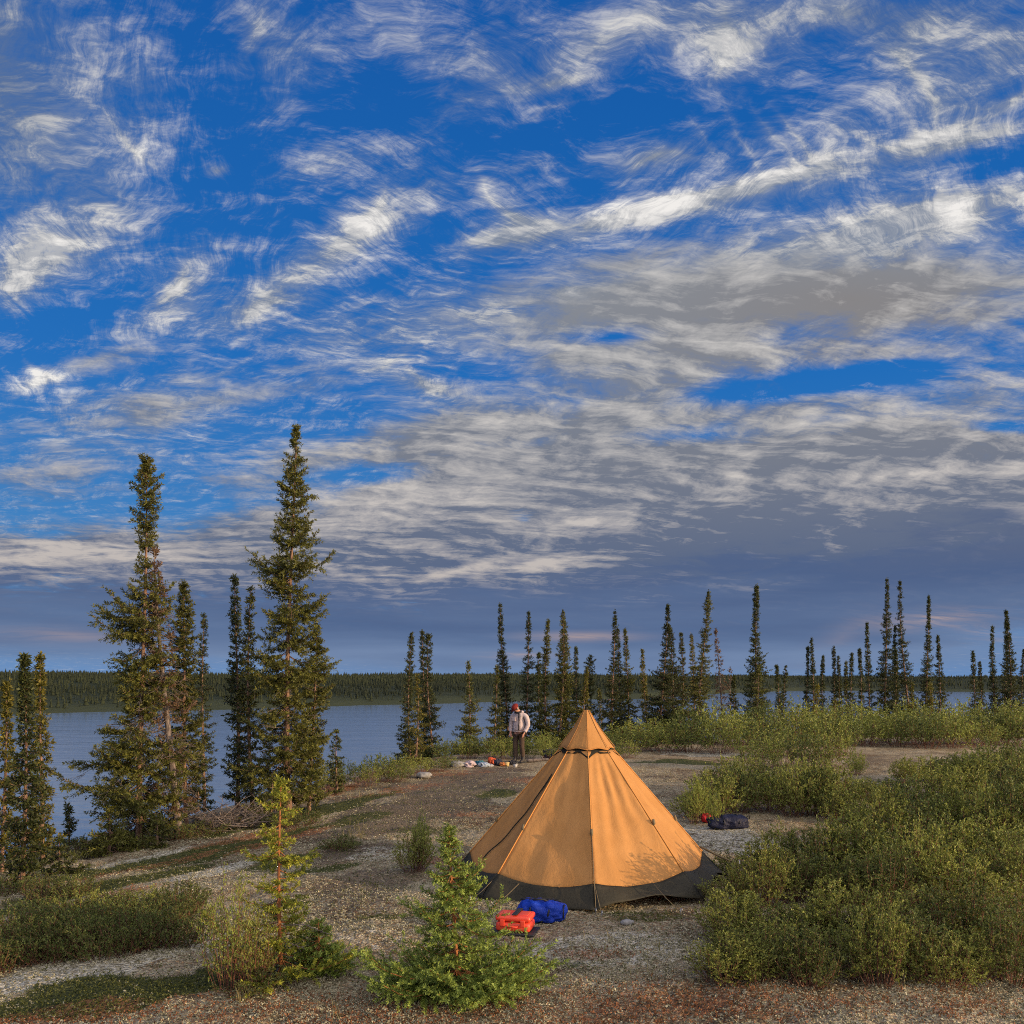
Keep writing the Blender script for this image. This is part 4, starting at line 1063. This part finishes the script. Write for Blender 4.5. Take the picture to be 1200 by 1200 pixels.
    tp = [(0, 0, .95)]; tr = [(.165, .13)]; te = []
    for sg in (-1, 1):
        i0 = 0
        for p, rr in zip([(sg*.088, 0, .84), (sg*.10, -.005+sg*.01, .66), (sg*.105, -.012+sg*.01, .50), (sg*.11, .01+sg*.02, .32), (sg*.112, .02+sg*.03, .15)], [(.098, .102), .088, .078, .072, .066]):
            tp.append(p); tr.append(rr); te.append((i0, len(tp)-1)); i0 = len(tp)-1
    skin_mesh('trousers', tp, te, tr, 2, root, tro)
    for sg in (-1, 1):
        bp = [(sg*.112, .025+sg*.03, .30), (sg*.113, .022+sg*.03, .15), (sg*.12, .0+sg*.03, .06), (sg*.13, -.09+sg*.03, .05), (sg*.138, -.165+sg*.03, .045)]
        skin_mesh('boot', bp, [(0, 1), (1, 2), (2, 3), (3, 4)], [.072, .064, (.058, .060), (.052, .050), (.042, .034)], 2, root, boot)
        def sole(b): rbox(b, (.10, .30, .028), (0, 0, 0), .012); bmesh.ops.rotate(b, cent=(0, 0, 0), matrix=Matrix.Rotation(sg*.10, 3, 'Z'), verts=b.verts); bmesh.ops.translate(b, vec=(sg*.126, -.065+sg*.03, .012), verts=b.verts)
        link('sole', bm_mesh('sole', sole), darkc, root)
    def capf(b):
        bmesh.ops.create_uvsphere(b, u_segments=24, v_segments=14, radius=1)
        bmesh.ops.delete(b, geom=[v for v in b.verts if v.co.z < -.12], context='VERTS')
        bmesh.ops.scale(b, vec=(.098, .118, .095), verts=b.verts)
        bmesh.ops.rotate(b, cent=(0, 0, 0), matrix=Matrix.Rotation(radians(18), 3, 'X'), verts=b.verts); bmesh.ops.translate(b, vec=(0, -.095, 1.685), verts=b.verts)
    bow(link('cap', bm_mesh('cap', capf), capm, root).data)
    def brim(b):
        n = 14; vs = []
        for k in range(n+1):
            q = pi*k/n; vs.append((b.verts.new((cos(q)*.085, -.09-sin(q)*.085, 1.694-.02*sin(q))), b.verts.new((cos(q)*.082, -.10-sin(q)*.175, 1.680-.062*sin(q)-.012*cos(q)**2))))
        for k in range(n): b.faces.new((vs[k][0], vs[k][1], vs[k+1][1], vs[k+1][0]))
        bmesh.ops.solidify(b, geom=b.faces[:], thickness=.006)
    bow(link('brim', bm_mesh('brim', brim), cloth_mat('cap_brim', (.10, .02, .018)), root).data)
    hr = MB(); a = np.linspace(-.25, pi+.25, 18); hr.tube([(cos(q)*.079, -.095+sin(q)*.085, 1.625) for q in a], .026, 8); bow(link('hair', hr.mesh('hair', True), hair, root).data)
# ---------------------------------------------------------------- placing everything
def build_trees():
    GL = 'tall spruces at the left of the camp'
    S = spruce
    S('spruce_tree', 'tall open spruce with bare upper trunk at the left of the camp', 152, 530, 15.2,
      [(540, 16), (560, 20), (600, 24), (635, 24), (655, 10), (672, 22), (690, 38), (720, 45), (760, 44), (790, 38), (820, 32), (845, 50), (885, 84), (920, 78), (950, 66), (975, 54)], 21, 2, 'spruce', GL, basepx=163, gap=.16, rag=.50, wk=.92, dead=60, z0=.03, droop=.30, nb=7, spacing=.14, skirt=(20, .2, 1.4, .45, .85))
    S('dead_spruce', 'half dead spruce with bare grey twigs and brown needles leaning beside the tall open spruce', 191, 640, 15.5,
      [(650, 14), (680, 20), (720, 24), (760, 28), (820, 38), (880, 44), (940, 40), (965, 20)], 22, 1, 'spruce_brown', GL, basepx=209, gap=.45, dead=150, bare=.30, deadin=True, wk=.85, z0=.10, droop=.30, r0=.065, nb=5, bark='grey_wood', spacing=.16)
    S('spruce_tree', 'dense green spruce close behind the half dead spruce', 205, 680, 17.0,
      [(690, 10), (720, 20), (760, 26), (800, 30), (850, 36), (900, 38), (950, 30)], 23, 2, 'spruce', GL, basepx=218, gap=.12, dead=20, spacing=.12, nb=7, wk=.78)
    S('spruce_tree', 'slim dark spruce standing alone between the two tallest spruces', 245, 718, 24.0,
      [(730, 6), (760, 10), (800, 12), (850, 14), (900, 18), (940, 18)], 24, 1, 'spruce_dark', GL, gap=.12, basepx=240)
    S('spruce_tree', 'narrow dark spruce just left of the tallest spruce', 284, 674, 18.6,
      [(685, 7), (720, 13), (780, 18), (840, 24), (900, 28), (940, 26)], 25, 1, 'spruce_dark', GL, basepx=278, gap=.08, spacing=.14, wk=.85)
    S('spruce_tree', 'narrow spruce squeezed between the tallest spruce and its dark neighbour', 297, 686, 18.3,
      [(695, 7), (740, 14), (800, 20), (860, 24), (930, 26)], 26, 1, 'spruce', GL, basepx=296, gap=.10, spacing=.15, wk=.8)
    S('spruce_tree', 'tallest spruce of the camp with a slender crooked top left of centre', 336, 497, 17.4,
      [(505, 7), (530, 17), (560, 20), (580, 30), (600, 22), (630, 38), (665, 46), (690, 42), (720, 40), (770, 52), (830, 48), (880, 50), (920, 48), (940, 36)], 27, 2, 'spruce', GL, basepx=338, gap=.14, rag=.45, wk=.90, dead=40, droop=.28, spacing=.135, nb=7, z0=.05, skirt=(18, .2, 2.2, .4, .6))
    S('spruce_tree', 'short bushy spruce at the right foot of the tallest spruce', 365, 731, 17.8,
      [(740, 8), (770, 22), (800, 26), (850, 28), (900, 28), (930, 26)], 28, 2, 'spruce', GL, basepx=362, gap=.16, spacing=.13, nb=7, wk=.75)
    S('spruce_tree', 'dark thick spruce by the left edge of the photo', 27, 768, 11.9,
      [(775, 5), (800, 9), (840, 14), (880, 20), (940, 26), (1000, 32), (1030, 34)], 29, 1, 'spruce_dark', GL, basepx=26, gap=.03, rag=.15, spacing=.11, nb=8, twigk=.9, wk=1.0)
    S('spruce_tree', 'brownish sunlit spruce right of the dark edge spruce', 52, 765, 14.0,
      [(772, 4), (800, 7), (840, 11), (880, 15), (930, 19), (970, 22), (990, 22)], 30, 1, 'spruce_sunlit', GL, basepx=50, gap=.08, rag=.3, spacing=.11, nb=7, wk=.95)
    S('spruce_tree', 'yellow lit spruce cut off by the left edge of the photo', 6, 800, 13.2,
      [(808, 5), (840, 10), (880, 16), (930, 24), (1000, 28)], 31, 1, 'spruce_sunlit', GL, basepx=2, gap=.08, rag=.3, spacing=.11, nb=7, wk=.75)
    S('spruce_sapling', 'tiny dark spruce sapling against the water at the left', 81, 943, 16.2, [(950, 4), (962, 8), (975, 10)], 32, 1, 'spruce_dark', None, gap=.1, spacing=.07)
    S('spruce_sapling', 'small dark spruce with spread branches right of the tallest spruce', 395, 855, 20.5, [(862, 5), (880, 12), (900, 15), (915, 14)], 33, 1, 'spruce_dark', None, gap=.18, spacing=.14)
    S('spruce_sapling', 'low green spruce bough bush in front of the tall open spruce', 128, 950, 14.2, [(958, 16), (980, 36), (1010, 42)], 34, 2, 'spruce', None, gap=.1, spacing=.10)
    S('spruce_sapling', 'low green spruce bush at the foot of the half dead spruce', 185, 958, 14.4, [(965, 14), (985, 26), (1005, 30)], 35, 2, 'spruce', None, gap=.15, spacing=.10)
    S('spruce_sapling', 'low green spruce bush below the dark edge spruce', 70, 985, 12.6, [(995, 20), (1015, 30), (1040, 34)], 36, 2, 'spruce_dark', None, gap=.1, spacing=.10)
    S('spruce_sapling', 'bushy spruce regrowth at the foot of the tallest spruce', 318, 912, 16.4, [(920, 14), (940, 24), (960, 26)], 37, 2, 'spruce', None, gap=.15, spacing=.10)
    # spruces along the far rim of the ridge
    GB = 'spruces along the far rim of the ridge'
    L = [  # px, top, Y, profile, material, label, options
        (481, 741, 31, [(750, 6), (780, 9), (800, 8), (850, 14), (900, 18)], 'spruce_dark', 'dark spruce top rising behind the bright spruce left of the person', {}),
        (487, 792, 27.0, [(800, 5), (830, 10), (860, 16), (890, 20), (905, 20)], 'spruce_sunlit', 'bright sunlit spruce standing nearest the rim left of the person', {}),
        (497, 738, 33, [(745, 4), (770, 7), (800, 9), (840, 10), (880, 12)], 'spruce_dark', 'left trunk of the club topped spruce pair left of the person', {'club': .8}),
        (508, 744, 32.5, [(748, 8), (760, 9), (790, 8), (820, 12), (860, 18), (885, 18)], 'spruce_dark', 'right club topped spruce of the pair left of the person', {'club': .8}),
        (549, 775, 31.5, [(785, 5), (810, 9), (840, 14), (870, 17), (885, 17)], 'spruce', 'broad brown green spruce standing left of the person', {}),
        (579, 780, 33, [(790, 4), (820, 8), (850, 12), (880, 14)], 'spruce', 'slim green spruce directly behind the shoulder of the person', {}),
        (588, 812, 36, [(820, 4), (850, 8), (880, 10)], 'spruce_dark', 'small dark spruce just left of the person', {}),
        (596, 707, 37, [(715, 4), (740, 6), (770, 9), (810, 12), (860, 16)], 'spruce_dark', 'very tall needle thin spruce above the head of the person', {}),
        (616, 716, 36, [(724, 4), (750, 8), (790, 11), (830, 14), (870, 17)], 'spruce_dark', 'tall thin spruce second to the right above the person', {}),
        (634, 764, 40, [(772, 3), (800, 6), (850, 10)], 'spruce_dark', 'short thin spruce in the gap right of the person', {}),
        (641, 724, 36, [(735, 4), (760, 8), (800, 9), (850, 13), (870, 15)], 'spruce', 'thin spruce at the left side of the fuller clump left of the tent tip', {}),
        (655, 714, 35, [(720, 6), (745, 10), (780, 14), (830, 18), (870, 20)], 'spruce', 'fuller spruce with a visible pale trunk left of the tent tip', {'gap': .3}),
        (663, 724, 35.5, [(735, 7), (752, 14), (790, 14), (840, 18), (870, 20)], 'spruce', 'spruce with wide upper branches left of the tent tip', {'gap': .28}),
        (678, 757, 38, [(768, 4), (800, 8), (850, 13)], 'spruce_dark', 'small slim spruce just left of the tent tip', {}),
        (688, 768, 37, [(775, 9), (795, 12), (830, 14), (870, 18)], 'spruce_dark', 'blunt topped dark spruce right above the tent tip', {'club': .9}),
        (684, 782, 35, [(795, 4), (830, 9), (870, 14)], 'spruce_sunlit', 'lighter pointed spruce rising behind the tent tip', {}),
        (704, 806, 41, [(815, 3), (850, 7)], 'spruce', 'small thin spruce right behind the tent cap', {}),
        (716, 714, 36, [(722, 3), (745, 5), (780, 8), (810, 13), (850, 20), (875, 22)], 'spruce_dark', 'tall spruce with a thread thin top first to the right of the tent', {}),
        (727, 734, 38, [(742, 4), (770, 7), (810, 10), (860, 14)], 'spruce_dark', 'thin spruce wedged in the trio right of the tent', {}),
        (736, 737, 37, [(745, 4), (775, 8), (810, 12), (850, 18), (875, 20)], 'spruce', 'right hand spruce of the trio beside the tent', {}),
        (759, 761, 41, [(770, 3), (800, 6), (840, 9), (860, 9)], 'spruce_sunlit', 'isolated pale thin spruce between two dark clumps right of the tent', {'gap': .25}),
        (773, 708, 36, [(715, 4), (740, 9), (770, 9), (800, 18), (850, 26), (875, 26)], 'spruce_dark', 'bulky dark spruce with a hooked top right of the tent', {}),
        (786, 732, 36.5, [(740, 8), (760, 10), (800, 16), (850, 24), (875, 24)], 'spruce_dark', 'bulky spruce joined to the dark spruce with the hooked top', {}),
        (797, 742, 37, [(752, 4), (780, 8), (820, 12), (870, 16)], 'spruce', 'pointed spruce on the right flank of the bulky dark clump', {}),
        (813, 742, 39, [(750, 4), (780, 7), (820, 9), (860, 11)], 'spruce_sunlit', 'pale thin spruce leaning on the tall spruce beyond the hedge', {}),
        (818, 692, 38, [(700, 3), (720, 8), (750, 12), (780, 16), (810, 16), (850, 20)], 'spruce', 'tall even spruce rising beside the dead snag', {}),
        (861, 792, 44, [(802, 3), (820, 7), (840, 10), (850, 11)], 'spruce_dark', 'tiny dark spruce alone against the water right of the dead snag', {}),
        (888, 684, 42, [(692, 5), (715, 8), (740, 8), (770, 14), (800, 18), (840, 20)], 'spruce_dark', 'lone tall dark spruce standing clear against the sky right of the snag', {'club': .3}),
        (885, 780, 39, [(790, 5), (815, 10), (850, 15)], 'spruce', 'low green spruce leaning on the foot of the lone tall spruce', {}),
        (913, 779, 45, [(785, 3), (810, 5), (845, 8)], 'spruce_dark', 'left twin of a short club topped pair in the gap of water', {'club': 1.}),
        (918, 780, 45.5, [(785, 3), (810, 6), (845, 9)], 'spruce_dark', 'right twin of a short club topped pair in the gap of water', {'club': 1.}),
    ]
    R = [(944, 757, 5), (953, 747, 7), (958, 802, 7), (965, 768, 6), (975, 757, 5), (984, 768, 6), (993, 774, 4), (998, 765, 7), (1008, 759, 6), (1019, 729, 9), (1037, 677, 14), (1047, 762, 6), (1054, 732, 7), (1063, 679, 13), (1070, 800, 7), (1085, 696, 10), (1101, 744, 10),
         (1143, 763, 8), (1150, 776, 7), (1167, 734, 8), (1176, 727, 11), (1182, 714, 12), (1198, 761, 9), (978, 818, 6), (1091, 800, 7)]
    lab = ['thin spruce at the left end of the right hand row', 'slightly taller thin spruce second in the right hand row', 'yellow sunlit little spruce at the foot of the right hand row', 'short spruce third in the right hand row',
           'thin straight spruce in the middle of the short row', 'short dark spruce just past the middle of the short row', 'very thin low spruce in the short row', 'fuller short spruce before the taller ones at the right', 'thin spruce directly left of the tall slim one at the right',
           'tall slim spruce leading up to the tallest right hand spruce', 'tallest spruce of the right hand group, full and evenly branched', 'short thin spruce hidden behind the tallest right hand spruce', 'thin bare topped spruce between the two tallest at the right',
           'second tallest right hand spruce, leaning slightly left', 'small pale spruce under the second tallest right hand spruce', 'needle thin tall spruce third in height at the right', 'shorter pointed spruce closing the tall group at the right',
           'small lone spruce in the gap before the right edge clump', 'smaller spruce leaning beside the lone one near the right edge', 'left spire of the dark clump at the right edge', 'middle spire of the dark clump at the right edge', 'tallest spire of the dark clump at the right edge', 'spruce cut off by the right edge of the photo', 'tiny bright spruce tip above the hedge in the right hand row', 'small bright spruce tip above the hedge under the tall group']
    for (px, top, hw), lb in zip(R, lab):
        small = top > 790
        Y = 46+((px*7) % 9) if not small else 40
        bot = 848
        pr = [(top+6, max(2.2, hw*.25)), (top+(bot-top)*.25, hw*.5), (top+(bot-top)*.55, hw*.8), (bot, hw*1.35)]
        L.append((px, top, Y, pr, 'spruce_sunlit' if small else ('spruce_dark' if hw > 4 else 'spruce'), lb, {'basepx': px+(4 if px == 1063 else 0)}))
    for n, (px, top, Y, pr, mt, lb, kw) in enumerate(L):
        pr = [(a, b*(1.0+.35*max(0, (a-780)/90))) for a, b in pr]
        q_ = np.random.default_rng(900+n); k = dict(gap=q_.uniform(.06, .2), rag=q_.uniform(.2, .55), club=q_.choice([0, 0, 0, .7]), spacing=q_.uniform(.115, .17), nb=7, z0=.04, twigk=1.0, bend=q_.uniform(.008, .03), leany=0, wk=.86); k.update(kw)
        S('spruce_tree', lb, px, top, Y, pr, 500+n, 1 if Y < 40 and hz(0, 0) > -99 else 0, mt, GB, **k)
    S('dead_spruce', 'leaning dead brown snag with bare twigs between the tall even spruce and the water', 835, 737, 43, [(745, 2), (770, 6), (800, 9), (840, 11)], 77, 0, 'spruce_brown', GB, basepx=848, gap=.5, dead=60, bare=.4, deadin=True, bark='grey_wood')
    S('dead_spruce', 'short bare dead stick of a spruce by the tiny dark spruce', 857, 782, 45, [(790, 2), (820, 3)], 78, 0, 'spruce_brown', GB, basepx=859, gap=.8, dead=24, bare=.6, deadin=True, bark='grey_wood')
    # young spruces in front
    S('young_spruce', 'bushy young spruce with a wide ground skirt in front of the tent', 532, 964, 7.35,
      [(972, 5), (990, 14), (1010, 34), (1040, 50), (1065, 66), (1085, 74), (1092, 60), (1100, 60), (1108, 64), (1118, 40), (1130, 34), (1142, 62), (1152, 92), (1165, 116), (1180, 122)], 91, 3, 'young', None, basepx=536,
      gap=.05, rag=.25, spacing=.072, nb=7, z0=.02, droop=.08, bark='bark_red', r0=.014, skirt=(40, .03, .20, .45, .82))
    S('young_spruce', 'sparse yellow lit young spruce with a bare orange trunk left of the path', 328, 914, 7.75,
      [(920, 4), (935, 14), (955, 26), (985, 32), (1010, 38), (1040, 42), (1070, 50), (1090, 54), (1110, 66), (1130, 72), (1150, 66)], 92, 3, 'young_yellow', None, basepx=330,
      gap=.34, rag=.45, spacing=.095, nb=6, z0=.04, droop=.06, bark='bark_red', r0=.016, dead=8)
    S('young_spruce', 'broad green spruce bough clump at the right foot of the sparse young spruce', 372, 1078, 7.9, [(1090, 16), (1110, 38), (1140, 48), (1155, 46)], 93, 3, 'young', None, gap=.05, spacing=.055, nb=7, z0=.02, droop=.05, skirt=(14, .03, .2, .25, .36), bark='bark_red', r0=.010)
    # brush pile of fallen dead limbs
    r = np.random.default_rng(8); c = ground_px(268, 972); b = MB()
    for k in range(80):
        a = r.normal(.35, .35) if r.random() < .7 else r.uniform(0, 3.1); p = np.array([r.uniform(-.55, .6), r.uniform(-.35, .35), r.uniform(.02, .25)])
        L_ = r.uniform(.3, .95); d = np.array([cos(a), r.normal()*.35, sin(a)*r.uniform(.1, .7)]); d = d/np.linalg.norm(d)
        b.tube([p-d*L_*.3, p+d*L_*.25+r.normal(size=3)*.03, p+d*L_*.7], [r.uniform(.008, .018), .008, .003], 4, False)
        for e in range(4):
            q = p+d*L_*r.uniform(0, .6); o_ = unit(d+r.normal(size=3)*.7); b.tube([q, q+o_*r.uniform(.08, .3)], [.004, .0015], 3, False)
    o = link('brush_pile', b.mesh('brush_pile'), MT['grey_wood'], None, c); tag(o, 'tangle of fallen grey dead limbs between the half dead spruce and the tallest spruce', 'brush pile')

def build_shrubs():
    r = random.Random(4)
    def row(pxs, base, top, w, lib, mat, label, group, jb=6, jt=.12, Y=None):
        for i, px in enumerate(pxs):
            b = (base(px) if callable(base) else base)+r.uniform(-jb, jb); t = top(px) if callable(top) else top
            h = max(8, b-t)*r.uniform(1-jt, 1+jt)
            shrub(px+r.uniform(-6, 6), b, w*r.uniform(.85, 1.2), h, lib, mat if isinstance(mat, str) else mat[i % len(mat)], label, group, Y=(Y*r.uniform(.96, 1.04) if Y else None))
    wl = ['willow', 'willow', 'willow_dark']
    g1 = 'willow shrubs of the front right thicket'
    l1 = 'leafy green willow shrub in the front row of the thicket right of the tent'
    row(range(866, 1220, 40), lambda x: 1150-(x-900)*.02, lambda x: 1078 if x < 1100 else 1082, 100, 'near', wl, l1, g1, jb=10, jt=.28)
    row([842, 890], 1148, 1104, 84, 'near', 'willow', l1, g1)
    l2 = 'leafy willow shrub in the second row of the thicket right of the tent'
    row(range(852, 1220, 34), 1112, lambda x: 1052+10*sin(x*.05), 96, 'near', wl, l1, g1, jb=10, jt=.22)
    row(range(862, 1220, 36), 1064, lambda x: 1022 if x < 880 else (1004 if x < 930 else 992+8*sin(x*.04)), 98, 'near', wl, l2, g1, jb=9, jt=.2)
    row(range(880, 1220, 38), 1034, lambda x: 996 if x < 900 else (978 if x < 950 else 966), 92, 'mid', wl, l2, g1)
    g2 = 'willow shrubs of the upper right thicket'
    l3 = 'willow shrub on the rise at the upper right behind the front thicket'
    row(range(1000, 1220, 36), 1000, lambda x: 940-(x-1000)*.14, 88, 'mid', wl, l3, g2)
    row(range(990, 1220, 36), 965, lambda x: 922-(x-990)*.14, 76, 'mid', wl, l3, g2)
    row(range(1120, 1220, 30), 935, lambda x: 890-(x-1120)*.25, 66, 'mid', wl, l3, g2)
    row(range(1060, 1220, 28), 918, lambda x: 892-(x-1060)*.12, 56, 'mid', wl, l3, g2, jb=3)
    row(range(985, 1060, 26), 935, lambda x: 912, 52, 'mid', wl, l3, g2, jb=3)
    g3 = 'willow shrubs of the clump beyond the tent'
    l4 = 'willow shrub of the low clump beyond the tent beside the dark pack'
    row(range(812, 985, 28), 955, lambda x: 928 if x < 840 else 900, 62, 'mid', wl, l4, g3, jb=4)
    row(range(850, 985, 28), 935, lambda x: 894, 58, 'mid', wl, l4, g3, jb=4)
    shrub(815, 965, 34, 50, 'mid', 'willow_pale', 'pale leaved little willow at the right edge of the tent', None)
    shrub(838, 972, 22, 44, 'mid', 'willow_pale', 'pale upright willow sprig in front of the dark pack', None)
    shrub(1004, 908, 24, 26, 'mid', 'willow_pale', 'small pale grey leaved willow sprig below the far hedge', None)
    g4 = 'willow shrubs of the far hedge'
    l5 = 'willow shrub of the long hedge along the far rim right of the tent'
    row(range(752, 1220, 30), lambda x: 881 if x < 890 else (886 if x < 1020 else 876), lambda x: 850 if x < 800 else 838, 62, 'far', wl, l5, g4, jb=3)
    row(range(896, 990, 26), 903, 862, 54, 'far', wl, l5, g4, jb=3)
    row(range(740, 1220, 30), 872, lambda x: 846 if x < 800 else 831, 60, 'far', wl, l5, g4, jb=2)
    row(range(760, 1220, 34), 862, lambda x: 838 if x < 820 else 826, 58, 'far', 'willow', l5, g4, jb=2)
    g5 = 'low willows along the rim behind the person'
    l6 = 'low green willow along the rim left of and behind the person'
    row(range(392, 545, 17), lambda x: 928-(x-392)*.2, lambda x: 893-(x-392)*.05, 36, 'far', ['willow', 'willow_dark', 'willow_light' if 'willow_light' in MT else 'willow'], l6, g5, jb=2)
    row(range(520, 745, 18), lambda x: 890, lambda x: 866, 36, 'far', wl, l6, g5, jb=2)
    row(range(420, 740, 24), 878, 858, 44, 'far', 'willow', l6, g5, jb=2, Y=34)
    shrub(637, 884, 22, 22, 'far', 'willow_pale', 'pale leaved willow sprig between the person and the tent cap', None)
    g6 = 'dark low shrubs on the left slope'
    l7 = 'low dark leaved birch shrub on the slope at the lower left'
    row(range(0, 235, 30), lambda x: 1138-x*.15, lambda x: 1092-x*.14, 100, 'low', ['willow_dark'], l7, g6, jb=5)
    row(range(20, 225, 32), lambda x: 1112-x*.12, lambda x: 1070-x*.10, 90, 'low', ['willow_dark'], l7, g6, jb=5)
    row(range(60, 220, 36), lambda x: 1088-x*.10, lambda x: 1052-x*.08, 80, 'low', ['willow_dark', 'willow'], l7, g6, jb=4)
    shrub(268, 1160, 76, 112, 'airy', 'willow_pale', 'airy yellow green willow with bare reddish stems left of the sparse young spruce', None)
    shrub(296, 1156, 70, 84, 'airy', 'willow', 'darker willow between the pale willow and the sparse young spruce', None)
    shrub(486, 1022, 54, 46, 'near', 'willow', 'small lone willow behind the bushy young spruce', None)
    shrub(494, 1018, 22, 62, 'mid', 'willow_pale', 'upright pale willow shoot rising from the small lone willow', None)
    shrub(398, 996, 52, 16, 'low', 'willow_dark', 'flat dark creeping shrub on the path behind the sparse young spruce', None)
    shrub(300, 1160, 120, 24, 'low', 'willow_dark', 'low ground shrub round the foot of the sparse young spruce', None)
    g7 = 'low shrubs on the left rim under the spruces'
    row([100, 140, 210, 250, 300, 345], lambda x: 1000-(x-100)*.14, lambda x: 982-(x-100)*.14, 60, 'low', ['willow_dark'], 'low dark shrub under the tall spruces on the left rim', g7, jb=4)
    row([10, 45, 85], 1050, 1028, 60, 'low', ['willow_dark'], 'low dark shrub under the spruces at the left edge', g7, jb=4)

def build_litter():
    """lichen clumps, heath leaves and dry grass, beyond counting"""
    r = np.random.default_rng(2)
    def scatter(n, ymin, ymax, pw=1.0):
        u = r.uniform(-.62, .62, n); Y = ymin*(ymax/ymin)**(r.random(n)**pw); x = u*Y
        k = edge_dist(x, Y) < .5; x, Y = x[k], Y[k]
        return x, Y, height(x, Y, True)
    # lichen clumps: small crumpled tufts
    n = 190000
    x, y, z = scatter(n, 6.0, 26); M = mat_masks(x, y)
    keep = r.random(len(x)) < np.clip((fbm(x*1.3, y*1.3, 4)-.36)*3.2, .12, 1)*(1-.85*M[:, 0])*(1-.6*M[:, 3])*(1-.6*M[:, 1])
    x, y, z = x[keep], y[keep], z[keep]; n = len(x)
    s = r.uniform(.006, .015, n)
    k = 5
    c = np.stack([x, y, z], 1)[:, None]+r.normal(size=(n, k, 3))*[1, 1, .35]*s[:, None, None]*.7
    d = unit(r.normal(size=(n, k, 3))*[1, 1, .7]+[0, 0, .5]); e = unit(np.cross(d, r.normal(size=(n, k, 3))))
    S = s[:, None, None]
    V = np.stack([c-d*S*.5, c+e*S*.55, c+d*S*.8, c-e*S*.55], 2).reshape(-1, 3)
    V[:, 2] += .004
    tint = np.repeat(np.clip(r.normal(.5, .25, n), 0, 1), k*4)
    me = mesh_np('lichen', V, [np.arange(len(V)).reshape(-1, 4)], tint)
    o = link('lichen', me, foliage_mat('reindeer_lichen', srgb(104, 100, 78), srgb(196, 190, 160), .1, .9)); tag(o, 'pale grey lichen crust over the gravel', 'lichen', None, 'stuff')
    # heath leaves
    n = 120000
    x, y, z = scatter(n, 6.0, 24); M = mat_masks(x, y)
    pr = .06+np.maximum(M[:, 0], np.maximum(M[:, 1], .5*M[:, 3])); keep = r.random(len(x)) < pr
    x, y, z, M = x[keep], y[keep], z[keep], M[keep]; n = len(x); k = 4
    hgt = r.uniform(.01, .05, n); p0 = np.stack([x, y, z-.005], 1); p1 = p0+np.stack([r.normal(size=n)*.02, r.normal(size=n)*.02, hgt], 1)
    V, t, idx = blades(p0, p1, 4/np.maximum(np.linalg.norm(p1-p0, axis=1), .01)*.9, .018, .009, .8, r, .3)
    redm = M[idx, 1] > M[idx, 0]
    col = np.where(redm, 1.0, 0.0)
    for nm, sel, mt, lb in (('moss', ~redm, foliage_mat('crowberry', srgb(40, 48, 22), srgb(96, 100, 46), .2), 'dark green crowberry and moss mats on the ground'), ('heath', redm, foliage_mat('heath_and_sun_tan', srgb(84, 50, 34), srgb(164, 108, 70), .2), 'reddish heath sprigs on the ground, thickened in front as painted sunlight')):
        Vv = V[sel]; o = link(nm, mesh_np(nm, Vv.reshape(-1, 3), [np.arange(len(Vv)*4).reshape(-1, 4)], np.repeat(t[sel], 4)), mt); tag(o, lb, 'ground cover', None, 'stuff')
    # dry grass blades
    pts = []
    for px, py, m_, sp in ((785, 1150, 14, 90), (880, 1140, 40, 40), (780, 900, 30, 50), (690, 1110, 20, 120), (600, 1130, 10, 60), (285, 1172, 10, 8), (395, 1190, 5, 5), (1080, 1146, 60, 90), (960, 1146, 50, 60), (930, 975, 60, 60), (430, 930, 60, 50), (420, 980, 40, 20), (500, 900, 80, 60)):
        for q in range(m_):
            c = ground_px(px+r.normal()*sp*.5, min(1198, py+r.normal()*6)); pts.append(c)
    B = MB()
    for c in pts:
        for q in range(3):
            a = r.random()*6.28; h = r.uniform(.05, .17); w = .0022
            b0 = np.array(c)+[r.normal()*.02, r.normal()*.02, -.01]; tip = b0+[cos(a)*h*.35, sin(a)*h*.35, h]; mid = (b0+tip)/2+[-cos(a)*h*.08, -sin(a)*h*.08, h*.05]
            sd = np.array([-sin(a), cos(a), 0])*w
            B.add([b0-sd, b0+sd, mid-sd, mid+sd, tip], [np.array([[0, 1, 3, 2]]), np.array([[2, 3, 4]])], r.random())
    o = link('grass', B.mesh('grass'), foliage_mat('dry_grass', srgb(92, 88, 56), srgb(150, 138, 94), .3)); tag(o, 'thin dry grass blades on the ridge', 'grass', None, 'stuff')

plant_materials()
build_ground(); build_water(); build_far_forest()
build_trees(); shrub_library(); build_shrubs(); build_litter()
build_tent(); build_case(); build_bags(); build_person()
